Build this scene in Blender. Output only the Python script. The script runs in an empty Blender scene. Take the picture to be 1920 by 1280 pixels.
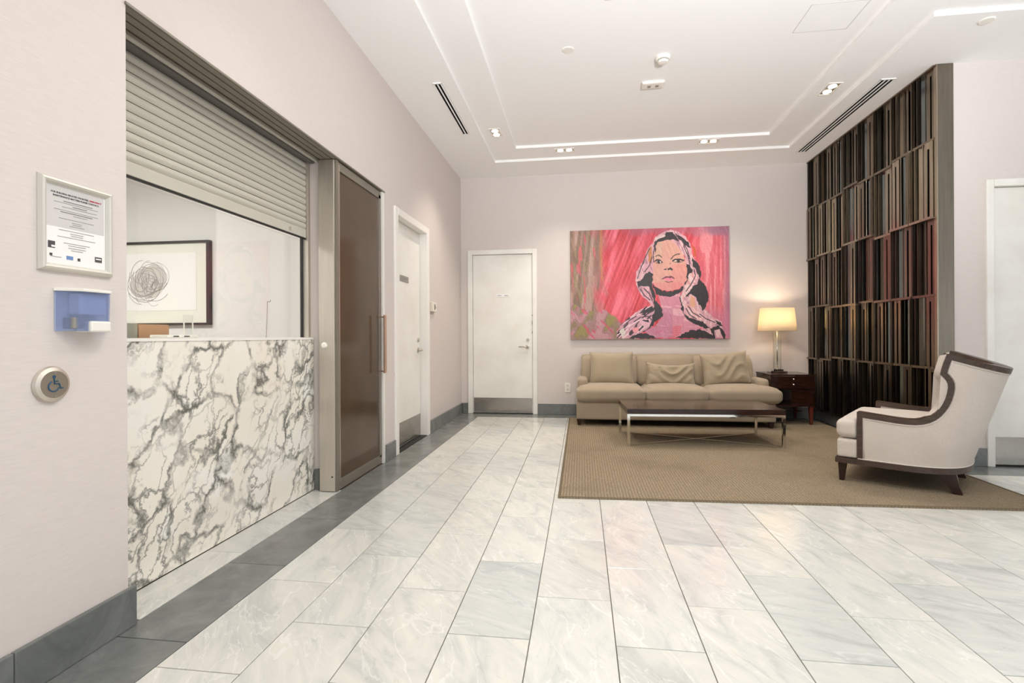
import bpy, bmesh, math, random
import numpy as np
from mathutils import Vector, Matrix
random.seed(7)
PI = math.pi
S = bpy.context.scene
COL = S.collection

# ------------------------------------------------------------------ camera
CAM_Z = 1.075
def cam_setup():
    y, r = 0.1347, -0.0047
    cy, sy, cr, sr = math.cos(y), math.sin(y), math.cos(r), math.sin(r)
    A = Matrix(((1, 0, 0), (0, 0, -1), (0, 1, 0))) @ Matrix(((cy, sy, 0), (-sy, cy, 0), (0, 0, 1)))
    M = Matrix(((cr, -sr, 0), (sr, cr, 0), (0, 0, 1))) @ A      # rows: right, down, forward
    R = Matrix((M[0], -M[1], -M[2])).transposed()
    cd = bpy.data.cameras.new('camera')
    cd.sensor_width = 36.0; cd.sensor_fit = 'HORIZONTAL'; cd.lens = 18.0
    cd.shift_y = -(640 - 631.04) / 1920.0
    cd.clip_start = 0.02; cd.clip_end = 60
    c = bpy.data.objects.new('camera', cd); COL.objects.link(c)
    c.matrix_world = Matrix.Translation((0, 0, CAM_Z)) @ R.to_4x4()
    S.camera = c
cam_setup()

# ------------------------------------------------------------------ world, exposure, window daylight
S.view_settings.view_transform = 'Standard'
S.view_settings.look = 'None'
S.view_settings.gamma = 1.0
S.view_settings.use_curve_mapping = False
S.view_settings.exposure = 0.25
w = bpy.data.worlds.new('world'); S.world = w; w.use_nodes = True
bgn = w.node_tree.nodes['Background']
bgn.inputs[0].default_value = (0.86, 0.93, 1.0, 1); bgn.inputs[1].default_value = 0.7
S.cycles.max_bounces = 10
S.cycles.diffuse_bounces = 6
S.cycles.sample_clamp_indirect = 6.0

def area(name, loc, rot, sx, sy, power, col):
    l = bpy.data.lights.new(name, 'AREA'); l.shape = 'RECTANGLE'; l.size = sx; l.size_y = sy
    l.energy = power; l.color = col
    o = bpy.data.objects.new(name, l); COL.objects.link(o); o.location = loc; o.rotation_euler = rot
    return o
# daylight coming through the lobby windows behind the camera and to the right
area('daylight_rear', (1.6, -3.35, 1.15), (PI/2+.95, 0, 0), 6.2, 1.7, 30, (0.90, 0.955, 1.0))
area('daylight_side', (7.2, 0.3, 1.3), (PI/2+.8, 0, PI/2), 5.0, 1.8, 48, (0.88, 0.95, 1.0))

# fill spot added behind the camera, aimed up to brighten the ceiling
fl_ = bpy.data.lights.new('ceiling_fill_spot', 'SPOT'); fl_.energy = 1150; fl_.spot_size = 1.5; fl_.spot_blend = 1.0; fl_.shadow_soft_size = .25; fl_.color = (.97, .98, 1.0)
fo = bpy.data.objects.new('ceiling_fill_spot', fl_); COL.objects.link(fo); fo.location = (1.2, -1.0, 1.4)
fo.rotation_euler = (Vector((1.1, 1.7, 3.3))-Vector(fo.location)).to_track_quat('-Z', 'Y').to_euler()

XL, YB, ZC = -1.68, 7.07, 3.305
XS = 2.99            # wall behind the metal screen
YR = 4.66            # right-hand wall

# ------------------------------------------------------------------ node helpers / materials
MATS = {}
def nmat(name, base=(0.8, 0.8, 0.8), rough=0.5, metal=0.0, spec=0.5, **kw):
    m = bpy.data.materials.new(name); m.use_nodes = True
    b = m.node_tree.nodes['Principled BSDF']
    b.inputs['Base Color'].default_value = (*base, 1)
    b.inputs['Roughness'].default_value = rough
    b.inputs['Metallic'].default_value = metal
    b.inputs['Specular IOR Level'].default_value = spec
    for k, v in kw.items():
        b.inputs[k.replace('_', ' ')].default_value = v
    MATS[name] = m
    return m, m.node_tree, b
def sr(r, g, b):
    f = lambda c: ((c/255+0.055)/1.055)**2.4 if c/255 > 0.04045 else c/255/12.92
    return (f(r), f(g), f(b))
def coords(nt, scale=(1, 1, 1), rot=(0, 0, 0), rnd=0.0, kind='Object'):
    tc = nt.nodes.new('ShaderNodeTexCoord'); mp = nt.nodes.new('ShaderNodeMapping')
    mp.inputs['Scale'].default_value = scale; mp.inputs['Rotation'].default_value = rot
    nt.links.new(tc.outputs[kind], mp.inputs[0])
    if rnd:
        oi = nt.nodes.new('ShaderNodeObjectInfo'); mu = nt.nodes.new('ShaderNodeMath'); mu.operation = 'MULTIPLY'
        mu.inputs[1].default_value = rnd; nt.links.new(oi.outputs['Random'], mu.inputs[0])
        cb = nt.nodes.new('ShaderNodeCombineXYZ')
        for i in range(3): nt.links.new(mu.outputs[0], cb.inputs[i])
        nt.links.new(cb.outputs[0], mp.inputs['Location'])
    return mp.outputs[0]
def noise(nt, vec, scale=5, detail=4, rough=0.5, dist=0.0):
    n = nt.nodes.new('ShaderNodeTexNoise'); n.inputs['Scale'].default_value = scale
    n.inputs['Detail'].default_value = detail; n.inputs['Roughness'].default_value = rough
    n.inputs['Distortion'].default_value = dist
    nt.links.new(vec, n.inputs['Vector']); return n.outputs['Fac']
def ramp(nt, fac, stops):
    r = nt.nodes.new('ShaderNodeValToRGB'); e = r.color_ramp.elements
    while len(e) < len(stops): e.new(0.5)
    for el, (p, c) in zip(e, stops):
        el.position = p; el.color = (*c, 1) if len(c) == 3 else c
    nt.links.new(fac, r.inputs[0]); return r.outputs[0]
def mix(nt, a, b, fac, mode='MIX'):
    m = nt.nodes.new('ShaderNodeMix'); m.data_type = 'RGBA'; m.blend_type = mode
    for val, i in ((fac, 0), (a, 6), (b, 7)):
        if hasattr(val, 'is_linked'): nt.links.new(val, m.inputs[i])
        elif i == 0: m.inputs[0].default_value = val
        else: m.inputs[i].default_value = (*val, 1)
    return m.outputs[2]
def bump(nt, b, h, strength=0.2, dist=0.01):
    n = nt.nodes.new('ShaderNodeBump'); n.inputs['Strength'].default_value = strength
    n.inputs['Distance'].default_value = dist
    nt.links.new(h, n.inputs['Height']); nt.links.new(n.outputs[0], b.inputs['Normal'])
def G(v): return (v, v, v)

def mats():
    # wallpaper: pale pinkish beige, faint horizontal weave
    m, nt, b = nmat('wallpaper', rough=0.75, spec=0.2)
    n = noise(nt, coords(nt, (6, 6, 90)), 3, 3); n2 = noise(nt, coords(nt, (1, 1, 1)), 1.2, 2)
    c = ramp(nt, n, [(0.3, sr(206, 198, 193)), (0.7, sr(217, 208, 204))])
    c = mix(nt, c, sr(216, 206, 201), n2)
    nt.links.new(c, b.inputs['Base Color']); bump(nt, b, n, 0.08, 0.002)
    m, nt, b = nmat('ceiling_paint', sr(245, 244, 243), 0.85, spec=0.1)
    m, nt, b = nmat('office_paint', sr(226, 224, 222), 0.8, spec=0.1)
    m, nt, b = nmat('white_enamel', sr(236, 233, 226), 0.35)
    n = noise(nt, coords(nt), 3, 5, 0.6)
    nt.links.new(ramp(nt, n, [(0.3, sr(229, 225, 217)), (0.6, sr(238, 236, 230))]), b.inputs['Base Color'])
    # worn jamb paint
    m, nt, b = nmat('worn_enamel', rough=0.4)
    n = noise(nt, coords(nt, (1, 1, 0.4)), 30, 5, 0.7)
    nt.links.new(ramp(nt, n, [(0.24, sr(150, 140, 128)), (0.3, sr(240, 236, 230))]), b.inputs['Base Color'])
    # floor marble
    def marble_tile(name, lo, mid, hi, rough):
        m, nt, b = nmat(name, rough=rough, spec=0.5)
        v = coords(nt, (1, 1, 1), (0, 0, 0.0), 37.0)
        oi = nt.nodes.new('ShaderNodeObjectInfo'); an = nt.nodes.new('ShaderNodeMapRange')
        an.inputs['To Min'].default_value = .35; an.inputs['To Max'].default_value = 1.35; nt.links.new(oi.outputs['Random'], an.inputs[0])
        vr = nt.nodes.new('ShaderNodeVectorRotate'); vr.rotation_type = 'Z_AXIS'; nt.links.new(v, vr.inputs['Vector']); nt.links.new(an.outputs[0], vr.inputs['Angle']); v = vr.outputs[0]
        mp = nt.nodes.new('ShaderNodeMapping'); mp.inputs['Scale'].default_value = (1.5, 4.4, 1)
        nt.links.new(v, mp.inputs[0])
        n1 = noise(nt, mp.outputs[0], 1.7, 8, 0.66, 1.3)
        n2 = noise(nt, mp.outputs[0], 5.0, 10, 0.75, 1.6)
        c1 = ramp(nt, n1, [(0.32, lo), (0.47, mid), (0.62, hi)])
        vein = ramp(nt, n2, [(0.0, G(1)), (0.33, G(1)), (0.37, G(0.72)), (0.41, G(1)), (1.0, G(1))])
        c = mix(nt, c1, vein, 0.5, 'MULTIPLY')
        n3 = noise(nt, mp.outputs[0], 1.3, 4, 0.55, 0.7)
        c = mix(nt, c, (0.86, 0.86, 0.85), ramp(nt, n3, [(0.488, G(0)), (0.50, G(0.4)), (0.512, G(0))]))
        oi = nt.nodes.new('ShaderNodeObjectInfo')
        tint = ramp(nt, oi.outputs['Random'], [(0, sr(238, 240, 240)), (0.5, sr(250, 248, 244)), (1, sr(255, 255, 252))])
        c = mix(nt, c, tint, 1.0, 'MULTIPLY')
        nt.links.new(c, b.inputs['Base Color'])
        bump(nt, b, noise(nt, coords(nt), 2.2, 2), 0.04, 0.02)
        return m
    marble_tile('floor_marble', sr(190, 192, 191), sr(207, 208, 205), sr(217, 216, 211), 0.14)
    m, nt, b = nmat('slate', rough=0.22)
    n = noise(nt, coords(nt, (1, 1, 1), (0, 0, .5), 19.0), 5, 8, 0.7, 0.6)
    nt.links.new(ramp(nt, n, [(0.25, sr(92, 96, 95)), (0.55, sr(118, 121, 118)), (0.8, sr(138, 143, 141))]), b.inputs['Base Color'])
    m, nt, b = nmat('grout', sr(150, 142, 132), 0.9, spec=0.1)
    # veined marble of the reception front
    m, nt, b = nmat('veined_marble', rough=0.12)
    v0 = coords(nt, (1, 1, 1))
    nz = nt.nodes.new('ShaderNodeTexNoise'); nz.inputs['Scale'].default_value = 4.0; nz.inputs['Detail'].default_value = 7
    nz.inputs['Roughness'].default_value = 0.62
    nt.links.new(v0, nz.inputs['Vector'])
    va = nt.nodes.new('ShaderNodeVectorMath'); va.operation = 'MULTIPLY_ADD'
    nt.links.new(nz.outputs['Color'], va.inputs[0]); va.inputs[1].default_value = (0.34, 0.34, 0.34)
    nt.links.new(v0, va.inputs[2])
    def vor(scale, sy, sz, rot):
        mr = nt.nodes.new('ShaderNodeMapping'); mr.inputs['Rotation'].default_value = (rot, 0, 0)
        nt.links.new(va.outputs[0], mr.inputs[0])
        ms = nt.nodes.new('ShaderNodeMapping'); ms.inputs['Scale'].default_value = (1, sy, sz)
        nt.links.new(mr.outputs[0], ms.inputs[0])
        vo = nt.nodes.new('ShaderNodeTexVoronoi'); vo.feature = 'DISTANCE_TO_EDGE'; vo.inputs['Scale'].default_value = scale
        nt.links.new(ms.outputs[0], vo.inputs['Vector']); return vo.outputs['Distance']
    a = ramp(nt, vor(3.3, 0.85, 1.5, -0.85), [(0.0, G(0.0)), (0.035, G(0.35)), (0.085, G(1))])
    c2 = ramp(nt, vor(8.5, 0.6, 1.7, -0.95), [(0.0, G(0.12)), (0.035, G(0.5)), (0.10, G(1))])
    msk = ramp(nt, noise(nt, va.outputs[0], 2.6, 3, 0.5), [(0.44, G(0)), (0.56, G(1))])
    msk2 = ramp(nt, noise(nt, va.outputs[0], 5.0, 4, 0.6), [(0.36, G(1)), (0.56, G(0))])
    fine = mix(nt, (1, 1, 1), c2, msk)
    big = mix(nt, a, (1, 1, 1), msk2)
    al = mix(nt, big, fine, 1.0, 'MULTIPLY')
    base = ramp(nt, noise(nt, v0, 2, 3), [(0.3, sr(243, 240, 232)), (0.62, sr(240, 233, 220)), (0.75, sr(246, 245, 241))])
    vc = mix(nt, sr(104, 104, 98), base, al)
    nt.links.new(vc, b.inputs['Base Color'])
    nmat('marble_edge', sr(240, 237, 231), 0.15)
    # metals
    def metal(name, col, rough, var=0.12, sc=(30, 30, 1.2)):
        m, nt, b = nmat(name, col, rough, 1.0)
        n = noise(nt, coords(nt, sc, rnd=11.0), 3, 4, 0.6)
        lo = tuple(c*(1-var) for c in col); hi = tuple(min(1, c*(1+var)) for c in col)
        nt.links.new(ramp(nt, n, [(0.3, lo), (0.7, hi)]), b.inputs['Base Color'])
        nt.links.new(ramp(nt, n, [(0.2, G(rough*0.8)), (0.8, G(min(1, rough*1.25)))]), b.inputs['Roughness'])
    metal('brushed_steel', sr(212, 204, 193), 0.45, .05)
    metal('satin_nickel', sr(200, 192, 180), 0.36, 0.06)
    metal('kick_steel', sr(172, 167, 159), 0.24, 0.05, (1.5, 1.5, 40))
    nmat('track_metal', sr(132, 125, 113), 0.45, 0.3)
    metal('bronze_dark', sr(100, 93, 83), 0.3, 0.16)
    metal('bronze_mid', sr(134, 122, 107), 0.3, 0.16)
    metal('bronze_light', sr(172, 160, 142), 0.3, 0.16)
    metal('steel_blue', sr(124, 131, 131), 0.18, 0.16)
    metal('bronze_red', sr(128, 113, 103), 0.32, 0.16)
    metal('screen_frame_metal', sr(130, 122, 110), 0.36, 0.12)
    metal('chrome', sr(225, 222, 216), 0.08, 0.02)
    metal('copper_bar', sr(214, 182, 160), 0.3, 0.06)
    nmat('black_rubber', sr(28, 26, 24), 0.6)
    nmat('dark_void', sr(16, 15, 14), 0.8, spec=0.1)
    nmat('shutter_paint', sr(196, 192, 180), 0.42)
    nmat('shutter_housing', sr(110, 106, 100), 0.5)
    # bronze tinted panel glass
    m, nt, b = nmat('bronze_glass', sr(84, 68, 52), 0.10, spec=0.25)
    n = noise(nt, coords(nt), 1.5, 2)
    nt.links.new(ramp(nt, n, [(0.3, sr(78, 63, 48)), (0.7, sr(92, 76, 60))]), b.inputs['Base Color'])
    # clear pane
    m = bpy.data.materials.new('clear_glass'); m.use_nodes = True; MATS['clear_glass'] = m
    nt = m.node_tree; nt.nodes.clear()
    o = nt.nodes.new('ShaderNodeOutputMaterial'); t = nt.nodes.new('ShaderNodeBsdfTransparent'); g = nt.nodes.new('ShaderNodeBsdfGlossy')
    t.inputs[0].default_value = (0.97, 0.985, 0.98, 1); g.inputs['Roughness'].default_value = 0.02
    lw = nt.nodes.new('ShaderNodeLayerWeight'); mx = nt.nodes.new('ShaderNodeMixShader')
    pw = nt.nodes.new('ShaderNodeMath'); pw.operation = 'POWER'; pw.inputs[1].default_value = 4.5; nt.links.new(lw.outputs['Facing'], pw.inputs[0])
    f = nt.nodes.new('ShaderNodeMath'); f.operation = 'MULTIPLY_ADD'; f.inputs[1].default_value = .9; f.inputs[2].default_value = .035; nt.links.new(pw.outputs[0], f.inputs[0])
    nt.links.new(f.outputs[0], mx.inputs[0]); nt.links.new(t.outputs[0], mx.inputs[1]); nt.links.new(g.outputs[0], mx.inputs[2])
    nt.links.new(mx.outputs[0], o.inputs[0])
    # fabrics
    def fabric(name, c1, c2, sc=260, b_=0.25):
        m, nt, b = nmat(name, rough=0.9, spec=0.15, Sheen_Weight=0.25)
        n = noise(nt, coords(nt), sc, 2, 0.6); n2 = noise(nt, coords(nt), 4, 3)
        c = ramp(nt, n, [(0.3, c1), (0.7, c2)]); c = mix(nt, c, c1, 0.3)
        c = mix(nt, c, tuple(x*0.9 for x in c1), ramp(nt, n2, [(0.4, G(0)), (0.8, G(0.6))]))
        nt.links.new(c, b.inputs['Base Color']); bump(nt, b, n, b_, 0.001)
    fabric('sofa_fabric', sr(156, 141, 120), sr(178, 162, 140))
    fabric('pillow_fabric', sr(160, 145, 122), sr(182, 166, 142))
    fabric('chair_fabric', sr(196, 185, 174), sr(218, 208, 199), 200)
    nmat('piping_fabric', sr(212, 202, 194), 0.9, spec=0.1)
    # rug: fine ribs running away from the camera
    m, nt, b = nmat('rug_pile', rough=0.95, spec=0.05)
    wv = nt.nodes.new('ShaderNodeTexWave'); wv.wave_type = 'BANDS'; wv.bands_direction = 'X'
    wv.inputs['Scale'].default_value = 15; wv.inputs['Distortion'].default_value = 2.2; wv.inputs['Detail'].default_value = 2
    wv.inputs['Detail Scale'].default_value = 3
    nt.links.new(coords(nt), wv.inputs['Vector'])
    n = noise(nt, coords(nt, (1, 0.35, 1)), 260, 3, 0.7); nb = noise(nt, coords(nt), 1.3, 4, 0.6)
    c = ramp(nt, wv.outputs['Fac'], [(0.15, sr(112, 98, 80)), (0.7, sr(156, 140, 116))])
    c = mix(nt, c, ramp(nt, n, [(0.3, sr(84, 73, 60)), (0.7, sr(178, 162, 138))]), 0.55)
    c = mix(nt, c, sr(104, 92, 74), ramp(nt, nb, [(0.5, G(0)), (0.75, G(0.5))]))
    nt.links.new(c, b.inputs['Base Color']); bump(nt, b, wv.outputs['Fac'], 0.35, 0.004)
    nmat('rug_binding', sr(112, 100, 82), 0.95, spec=0.05)
    # woods
    def wood(name, c1, c2, rough, sc=(2, 24, 24)):
        m, nt, b = nmat(name, rough=rough, spec=0.5)
        n = noise(nt, coords(nt, sc), 3, 6, 0.6, 0.4)
        nt.links.new(ramp(nt, n, [(0.3, c1), (0.7, c2)]), b.inputs['Base Color'])
    wood('espresso_wood', sr(34, 17, 12), sr(56, 30, 22), 0.16)
    wood('leg_wood', sr(32, 18, 13), sr(52, 30, 22), 0.3)
    wood('red_leg_wood', sr(84, 34, 24), sr(112, 50, 36), 0.3)
    wood('trim_wood', sr(52, 38, 30), sr(80, 62, 50), 0.35)
    # lamp shade
    m, nt, b = nmat('shade_linen', sr(240, 224, 196), 0.9, spec=0.1)
    tr = nt.nodes.new('ShaderNodeBsdfTranslucent'); tr.inputs[0].default_value = (*sr(250, 238, 216), 1)
    mx = nt.nodes.new('ShaderNodeMixShader'); mx.inputs[0].default_value = 0.5
    o = nt.nodes['Material Output']
    nt.links.new(b.outputs[0], mx.inputs[1]); nt.links.new(tr.outputs[0], mx.inputs[2]); nt.links.new(mx.outputs[0], o.inputs[0])
    def emit(name, col, st):
        m, nt, b = nmat(name, col, 0.5)
        b.inputs['Emission Color'].default_value = (*col, 1); b.inputs['Emission Strength'].default_value = st
    emit('bulb_glow', (1.0, 0.86, 0.66), 9)
    emit('downlight_glow', (1.0, 0.93, 0.78), 9)
    emit('panel_glow', (1.0, 0.98, 0.93), 4)
    nmat('button_plate', sr(150, 140, 126), 0.5, 0.6); nmat('frame_silver', sr(212, 208, 198), 0.35, 0.35)
    nmat('white_plastic', sr(236, 232, 224), 0.4)
    nmat('cream_plastic', sr(228, 222, 206), 0.4)
    nmat('grey_plastic', sr(150, 146, 138), 0.5)
    m, nt, b = nmat('blue_plastic', sr(176, 188, 218), 0.12, spec=0.6)
    tr = nt.nodes.new('ShaderNodeBsdfTransparent'); tr.inputs[0].default_value = (*sr(222, 228, 244), 1)
    mx = nt.nodes.new('ShaderNodeMixShader'); mx.inputs[0].default_value = 0.8; o = nt.nodes['Material Output']
    nt.links.new(b.outputs[0], mx.inputs[1]); nt.links.new(tr.outputs[0], mx.inputs[2]); nt.links.new(mx.outputs[0], o.inputs[0])
    nmat('blue_ink', sr(30, 74, 104), 0.5)
    nmat('paper', sr(240, 238, 236), 0.7)
    nmat('grey_print', sr(206, 203, 201), 0.7)
    nmat('black_print', sr(80, 76, 78), 0.7)
    nmat('mid_print', sr(150, 146, 145), 0.7)
    nmat('red_print', sr(190, 70, 90), 0.7)
    nmat('blue_print', sr(110, 140, 190), 0.7)
    nmat('cardboard', sr(176, 134, 104), 0.85)
    nmat('grey_board', sr(150, 146, 134), 0.7)
    nmat('frame_black', sr(46, 40, 40), 0.35)
    nmat('mat_board', sr(232, 232, 222), 0.8)
    nmat('pencil', sr(168, 161, 157), 0.8)
    nmat('pencil_wash', sr(206, 200, 196), 0.8)
    nmat('canvas_edge', sr(120, 90, 88), 0.8)
    m, nt, b = nmat('painted_canvas', rough=0.45)
    at = nt.nodes.new('ShaderNodeVertexColor'); at.layer_name = 'paint'
    nt.links.new(at.outputs[0], b.inputs['Base Color'])
    bump(nt, b, noise(nt, coords(nt, (8, 1, 3)), 8, 5), 0.2, 0.004)
    nmat('speaker_grey', sr(190, 190, 182), 0.7)
mats()

# ------------------------------------------------------------------ geometry helpers
class MB:
    def __init__(s): s.v = []; s.f = []; s.sm = False
    def add(s, vs, fs):
        n = len(s.v); s.v += [tuple(v) for v in vs]; s.f += [tuple(i+n for i in f) for f in fs]; return s
    def box(s, x0, x1, y0, y1, z0, z1, mat=None):
        vs = [Vector((x, y, z)) for x in (x0, x1) for y in (y0, y1) for z in (z0, z1)]
        if mat: vs = [mat @ v for v in vs]
        return s.add(vs, [(0, 1, 3, 2), (4, 6, 7, 5), (0, 4, 5, 1), (2, 3, 7, 6), (0, 2, 6, 4), (1, 5, 7, 3)])
    def cbox(s, c, d, mat=None):
        return s.box(c[0]-d[0]/2, c[0]+d[0]/2, c[1]-d[1]/2, c[1]+d[1]/2, c[2]-d[2]/2, c[2]+d[2]/2, mat)
    def frustum(s, c0, d0, c1, d1):       # rectangular taper from (c0,d0) to (c1,d1)
        vs = []
        for c, d in ((c0, d0), (c1, d1)):
            for a, b in ((-1, -1), (1, -1), (1, 1), (-1, 1)):
                vs.append((c[0]+a*d[0]/2, c[1]+b*d[1]/2, c[2]))
        return s.add(vs, [(3, 2, 1, 0), (4, 5, 6, 7), (0, 1, 5, 4), (1, 2, 6, 5), (2, 3, 7, 6), (3, 0, 4, 7)])
    def tube(s, pts, r, n=10, cap=True):
        pts = [Vector(p) for p in pts]; rr = r if isinstance(r, (list, tuple)) else [r]*len(pts)
        base = len(s.v); up = None
        for i, p in enumerate(pts):
            t = (pts[min(i+1, len(pts)-1)] - pts[max(i-1, 0)]).normalized()
            if up is None:
                up = Vector((0, 0, 1)) if abs(t.z) < 0.9 else Vector((1, 0, 0))
            a = t.cross(up).normalized(); b = a.cross(t).normalized(); up = b
            for k in range(n):
                an = 2*PI*k/n; s.v.append(tuple(p + (a*math.cos(an)+b*math.sin(an))*rr[i]))
        for i in range(len(pts)-1):
            for k in range(n):
                k2 = (k+1) % n
                s.f.append((base+i*n+k, base+i*n+k2, base+(i+1)*n+k2, base+(i+1)*n+k))
        if cap:
            s.f.append(tuple(base+k for k in range(n-1, -1, -1)))
            s.f.append(tuple(base+(len(pts)-1)*n+k for k in range(n)))
        return s
    def lathe(s, prof, c=(0, 0, 0), axis='z', n=32):
        base = len(s.v)
        for r, h in prof:
            for k in range(n):
                a = 2*PI*k/n; x, y = r*math.cos(a), r*math.sin(a)
                p = {'z': (x, y, h), 'x': (h, x, y), 'y': (x, h, y)}[axis]
                s.v.append((p[0]+c[0], p[1]+c[1], p[2]+c[2]))
        for i in range(len(prof)-1):
            for k in range(n):
                k2 = (k+1) % n
                s.f.append((base+i*n+k, base+i*n+k2, base+(i+1)*n+k2, base+(i+1)*n+k))
        s.f.append(tuple(base+k for k in range(n-1, -1, -1))); s.f.append(tuple(base+(len(prof)-1)*n+k for k in range(n)))
        return s
    def prism(s, poly, a0, a1, axis='x'):   # polygon extruded along axis
        n = len(poly); f = {'x': lambda p, h: (h, p[0], p[1]), 'y': lambda p, h: (p[0], h, p[1]), 'z': lambda p, h: (p[0], p[1], h)}[axis]
        return s.add([f(p, a0) for p in poly]+[f(p, a1) for p in poly],
                     [tuple(range(n-1, -1, -1)), tuple(range(n, 2*n))]+[(i, (i+1) % n, n+(i+1) % n, n+i) for i in range(n)])
    def rbox(s, c, d, r, n=8, crown=(0, 0), wob=0.0, fn=None):
        # rounded box from a subdivided cube; crown = bulge of top / of sides
        base = {}
        h = [x/2 for x in d]
        def put(p):
            key = tuple(round(q, 5) for q in p)
            if key in base: return base[key]
            q = [p[i]*h[i] for i in range(3)]
            inner = [max(-(h[i]-r), min(h[i]-r, q[i])) for i in range(3)]
            dv = Vector([q[i]-inner[i] for i in range(3)])
            if dv.length > 1e-9: dv = dv.normalized()*r
            v = Vector(inner)+dv
            cz = crown[0]*(1-p[0]**2)*(1-p[1]**2)*(p[2])
            v.z += cz
            cs = crown[1]*(1-p[2]**2)
            v.x += cs*p[0]; v.y += cs*p[1]
            if fn: v = fn(v, p)
            s.v.append((v.x+c[0], v.y+c[1], v.z+c[2])); base[key] = len(s.v)-1
            return base[key]
        g = []
        for i in range(n+1):
            t = i/n*2-1; g.append(math.copysign(abs(t)**0.75, t))
        for ax in range(3):
            for sg in (-1, 1):
                for i in range(n):
                    for j in range(n):
                        q = []
                        for a, b in ((i, j), (i+1, j), (i+1, j+1), (i, j+1)):
                            p = [0, 0, 0]; p[ax] = sg; p[(ax+1) % 3] = g[a]; p[(ax+2) % 3] = g[b]
                            q.append(put(p))
                        s.f.append(tuple(q if sg > 0 else q[::-1]))
        return s
    def mesh(s, name, smooth=False):
        me = bpy.data.meshes.new(name); me.from_pydata(s.v, [], s.f); me.update()
        if smooth: me.polygons.foreach_set('use_smooth', [True]*len(me.polygons))
        return me
    def obj(s, name, mat, parent=None, bevel=0.0, smooth=False, loc=None, segs=2):
        me = s.mesh(name, smooth)
        bm = bmesh.new(); bm.from_mesh(me)
        if bevel:
            es = [e for e in bm.edges if len(e.link_faces) == 2 and e.calc_face_angle(0) > 0.6]
            bmesh.ops.bevel(bm, geom=es, offset=bevel, segments=segs, affect='EDGES', profile=0.5, clamp_overlap=True)
        bmesh.ops.recalc_face_normals(bm, faces=bm.faces)
        bm.to_mesh(me); bm.free()
        return link(name, me, mat, parent, loc)
def link(name, me, mat, parent=None, loc=None):
    if mat is not None and not me.materials: me.materials.append(MATS[mat])
    o = bpy.data.objects.new(name, me); COL.objects.link(o)
    if parent is not None: o.parent = parent
    if loc is not None: o.location = loc
    return o
def tag(o, label, cat, group=None, kind=None):
    o['label'] = label; o['category'] = cat
    if group: o['group'] = group
    if kind: o['kind'] = kind
    return o
def thing(name, label, cat, loc=(0, 0, 0), rz=0, group=None, kind=None):
    o = bpy.data.objects.new(name, None); COL.objects.link(o); o.location = loc; o.rotation_euler = (0, 0, rz)
    o.empty_display_size = 0.1
    return tag(o, label, cat, group, kind)
def dup(root, loc, label=None, rz=None):
    r = root.copy(); COL.objects.link(r); r.location = loc
    if label: r['label'] = label
    if rz is not None: r.rotation_euler = (0, 0, rz)
    for ch in list(root.children):
        c = ch.copy(); COL.objects.link(c); c.parent = r
        for g in list(ch.children):
            d = g.copy(); COL.objects.link(d); d.parent = c
    return r
def text_mesh(txt, size, bold=0.0):
    cu = bpy.data.curves.new('t', 'FONT'); cu.body = txt; cu.size = size; cu.align_x = 'CENTER'; cu.align_y = 'CENTER'
    cu.extrude = 0.0002; cu.offset = bold; cu.resolution_u = 2
    o = bpy.data.objects.new('t', cu); COL.objects.link(o)
    dg = bpy.context.evaluated_depsgraph_get()
    me = bpy.data.meshes.new_from_object(o.evaluated_get(dg))
    bpy.data.objects.remove(o); bpy.data.curves.remove(cu)
    return me

# ================================================================== SETTING
# ---- walls
wl = MB()
T = -1.98
wl.box(T, XL, -3.2, 1.70, 0, ZC+.1)
wl.box(T, XL, 1.70, 4.225, 2.335, ZC+.1)
wl.box(T, XL, 4.225, 4.50, 0, ZC+.1)
wl.box(T, XL, 4.50, 5.47, 2.25, ZC+.1)
wl.box(T, XL, 5.47, YB+.2, 0, ZC+.1)
wl.box(T, -1.90, 4.50, 5.47, 0, 2.25)
wl.box(-1.975, -1.82, 3.41, 4.225, 0, 2.335)
tag(wl.obj('wall_left', 'wallpaper'), 'long left wall in pale pinkish beige wallpaper with wide reception opening', 'wall', kind='structure')
wb = MB()
wb.box(XL, -1.56, YB, YB+.2, 0, ZC+.1); wb.box(-1.56, -0.62, YB, YB+.2, 2.25, ZC+.1); wb.box(-0.62, XS+.3, YB, YB+.2, 0, ZC+.1)
wb.box(-1.56, -0.62, YB+.1, YB+.2, 0, 2.25)
tag(wb.obj('wall_back', 'wallpaper'), 'far wall in pinkish beige wallpaper behind the sofa', 'wall', kind='structure')
wr = MB()
wr.box(XS, XS+.12, YR, YB, 0, ZC+.1)
wr.box(XS+.12, 3.30, YR, YR+.14, 0, ZC+.1); wr.box(3.30, 4.28, YR, YR+.14, 2.30, ZC+.1); wr.box(4.28, 7.1, YR, YR+.14, 0, ZC+.1)
wr.box(3.30, 4.28, YR+.11, YR+.14, 0, 2.30)
tag(wr.obj('wall_right', 'wallpaper'), 'right-hand wall with white door beside the dark metal screen', 'wall', kind='structure')
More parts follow.
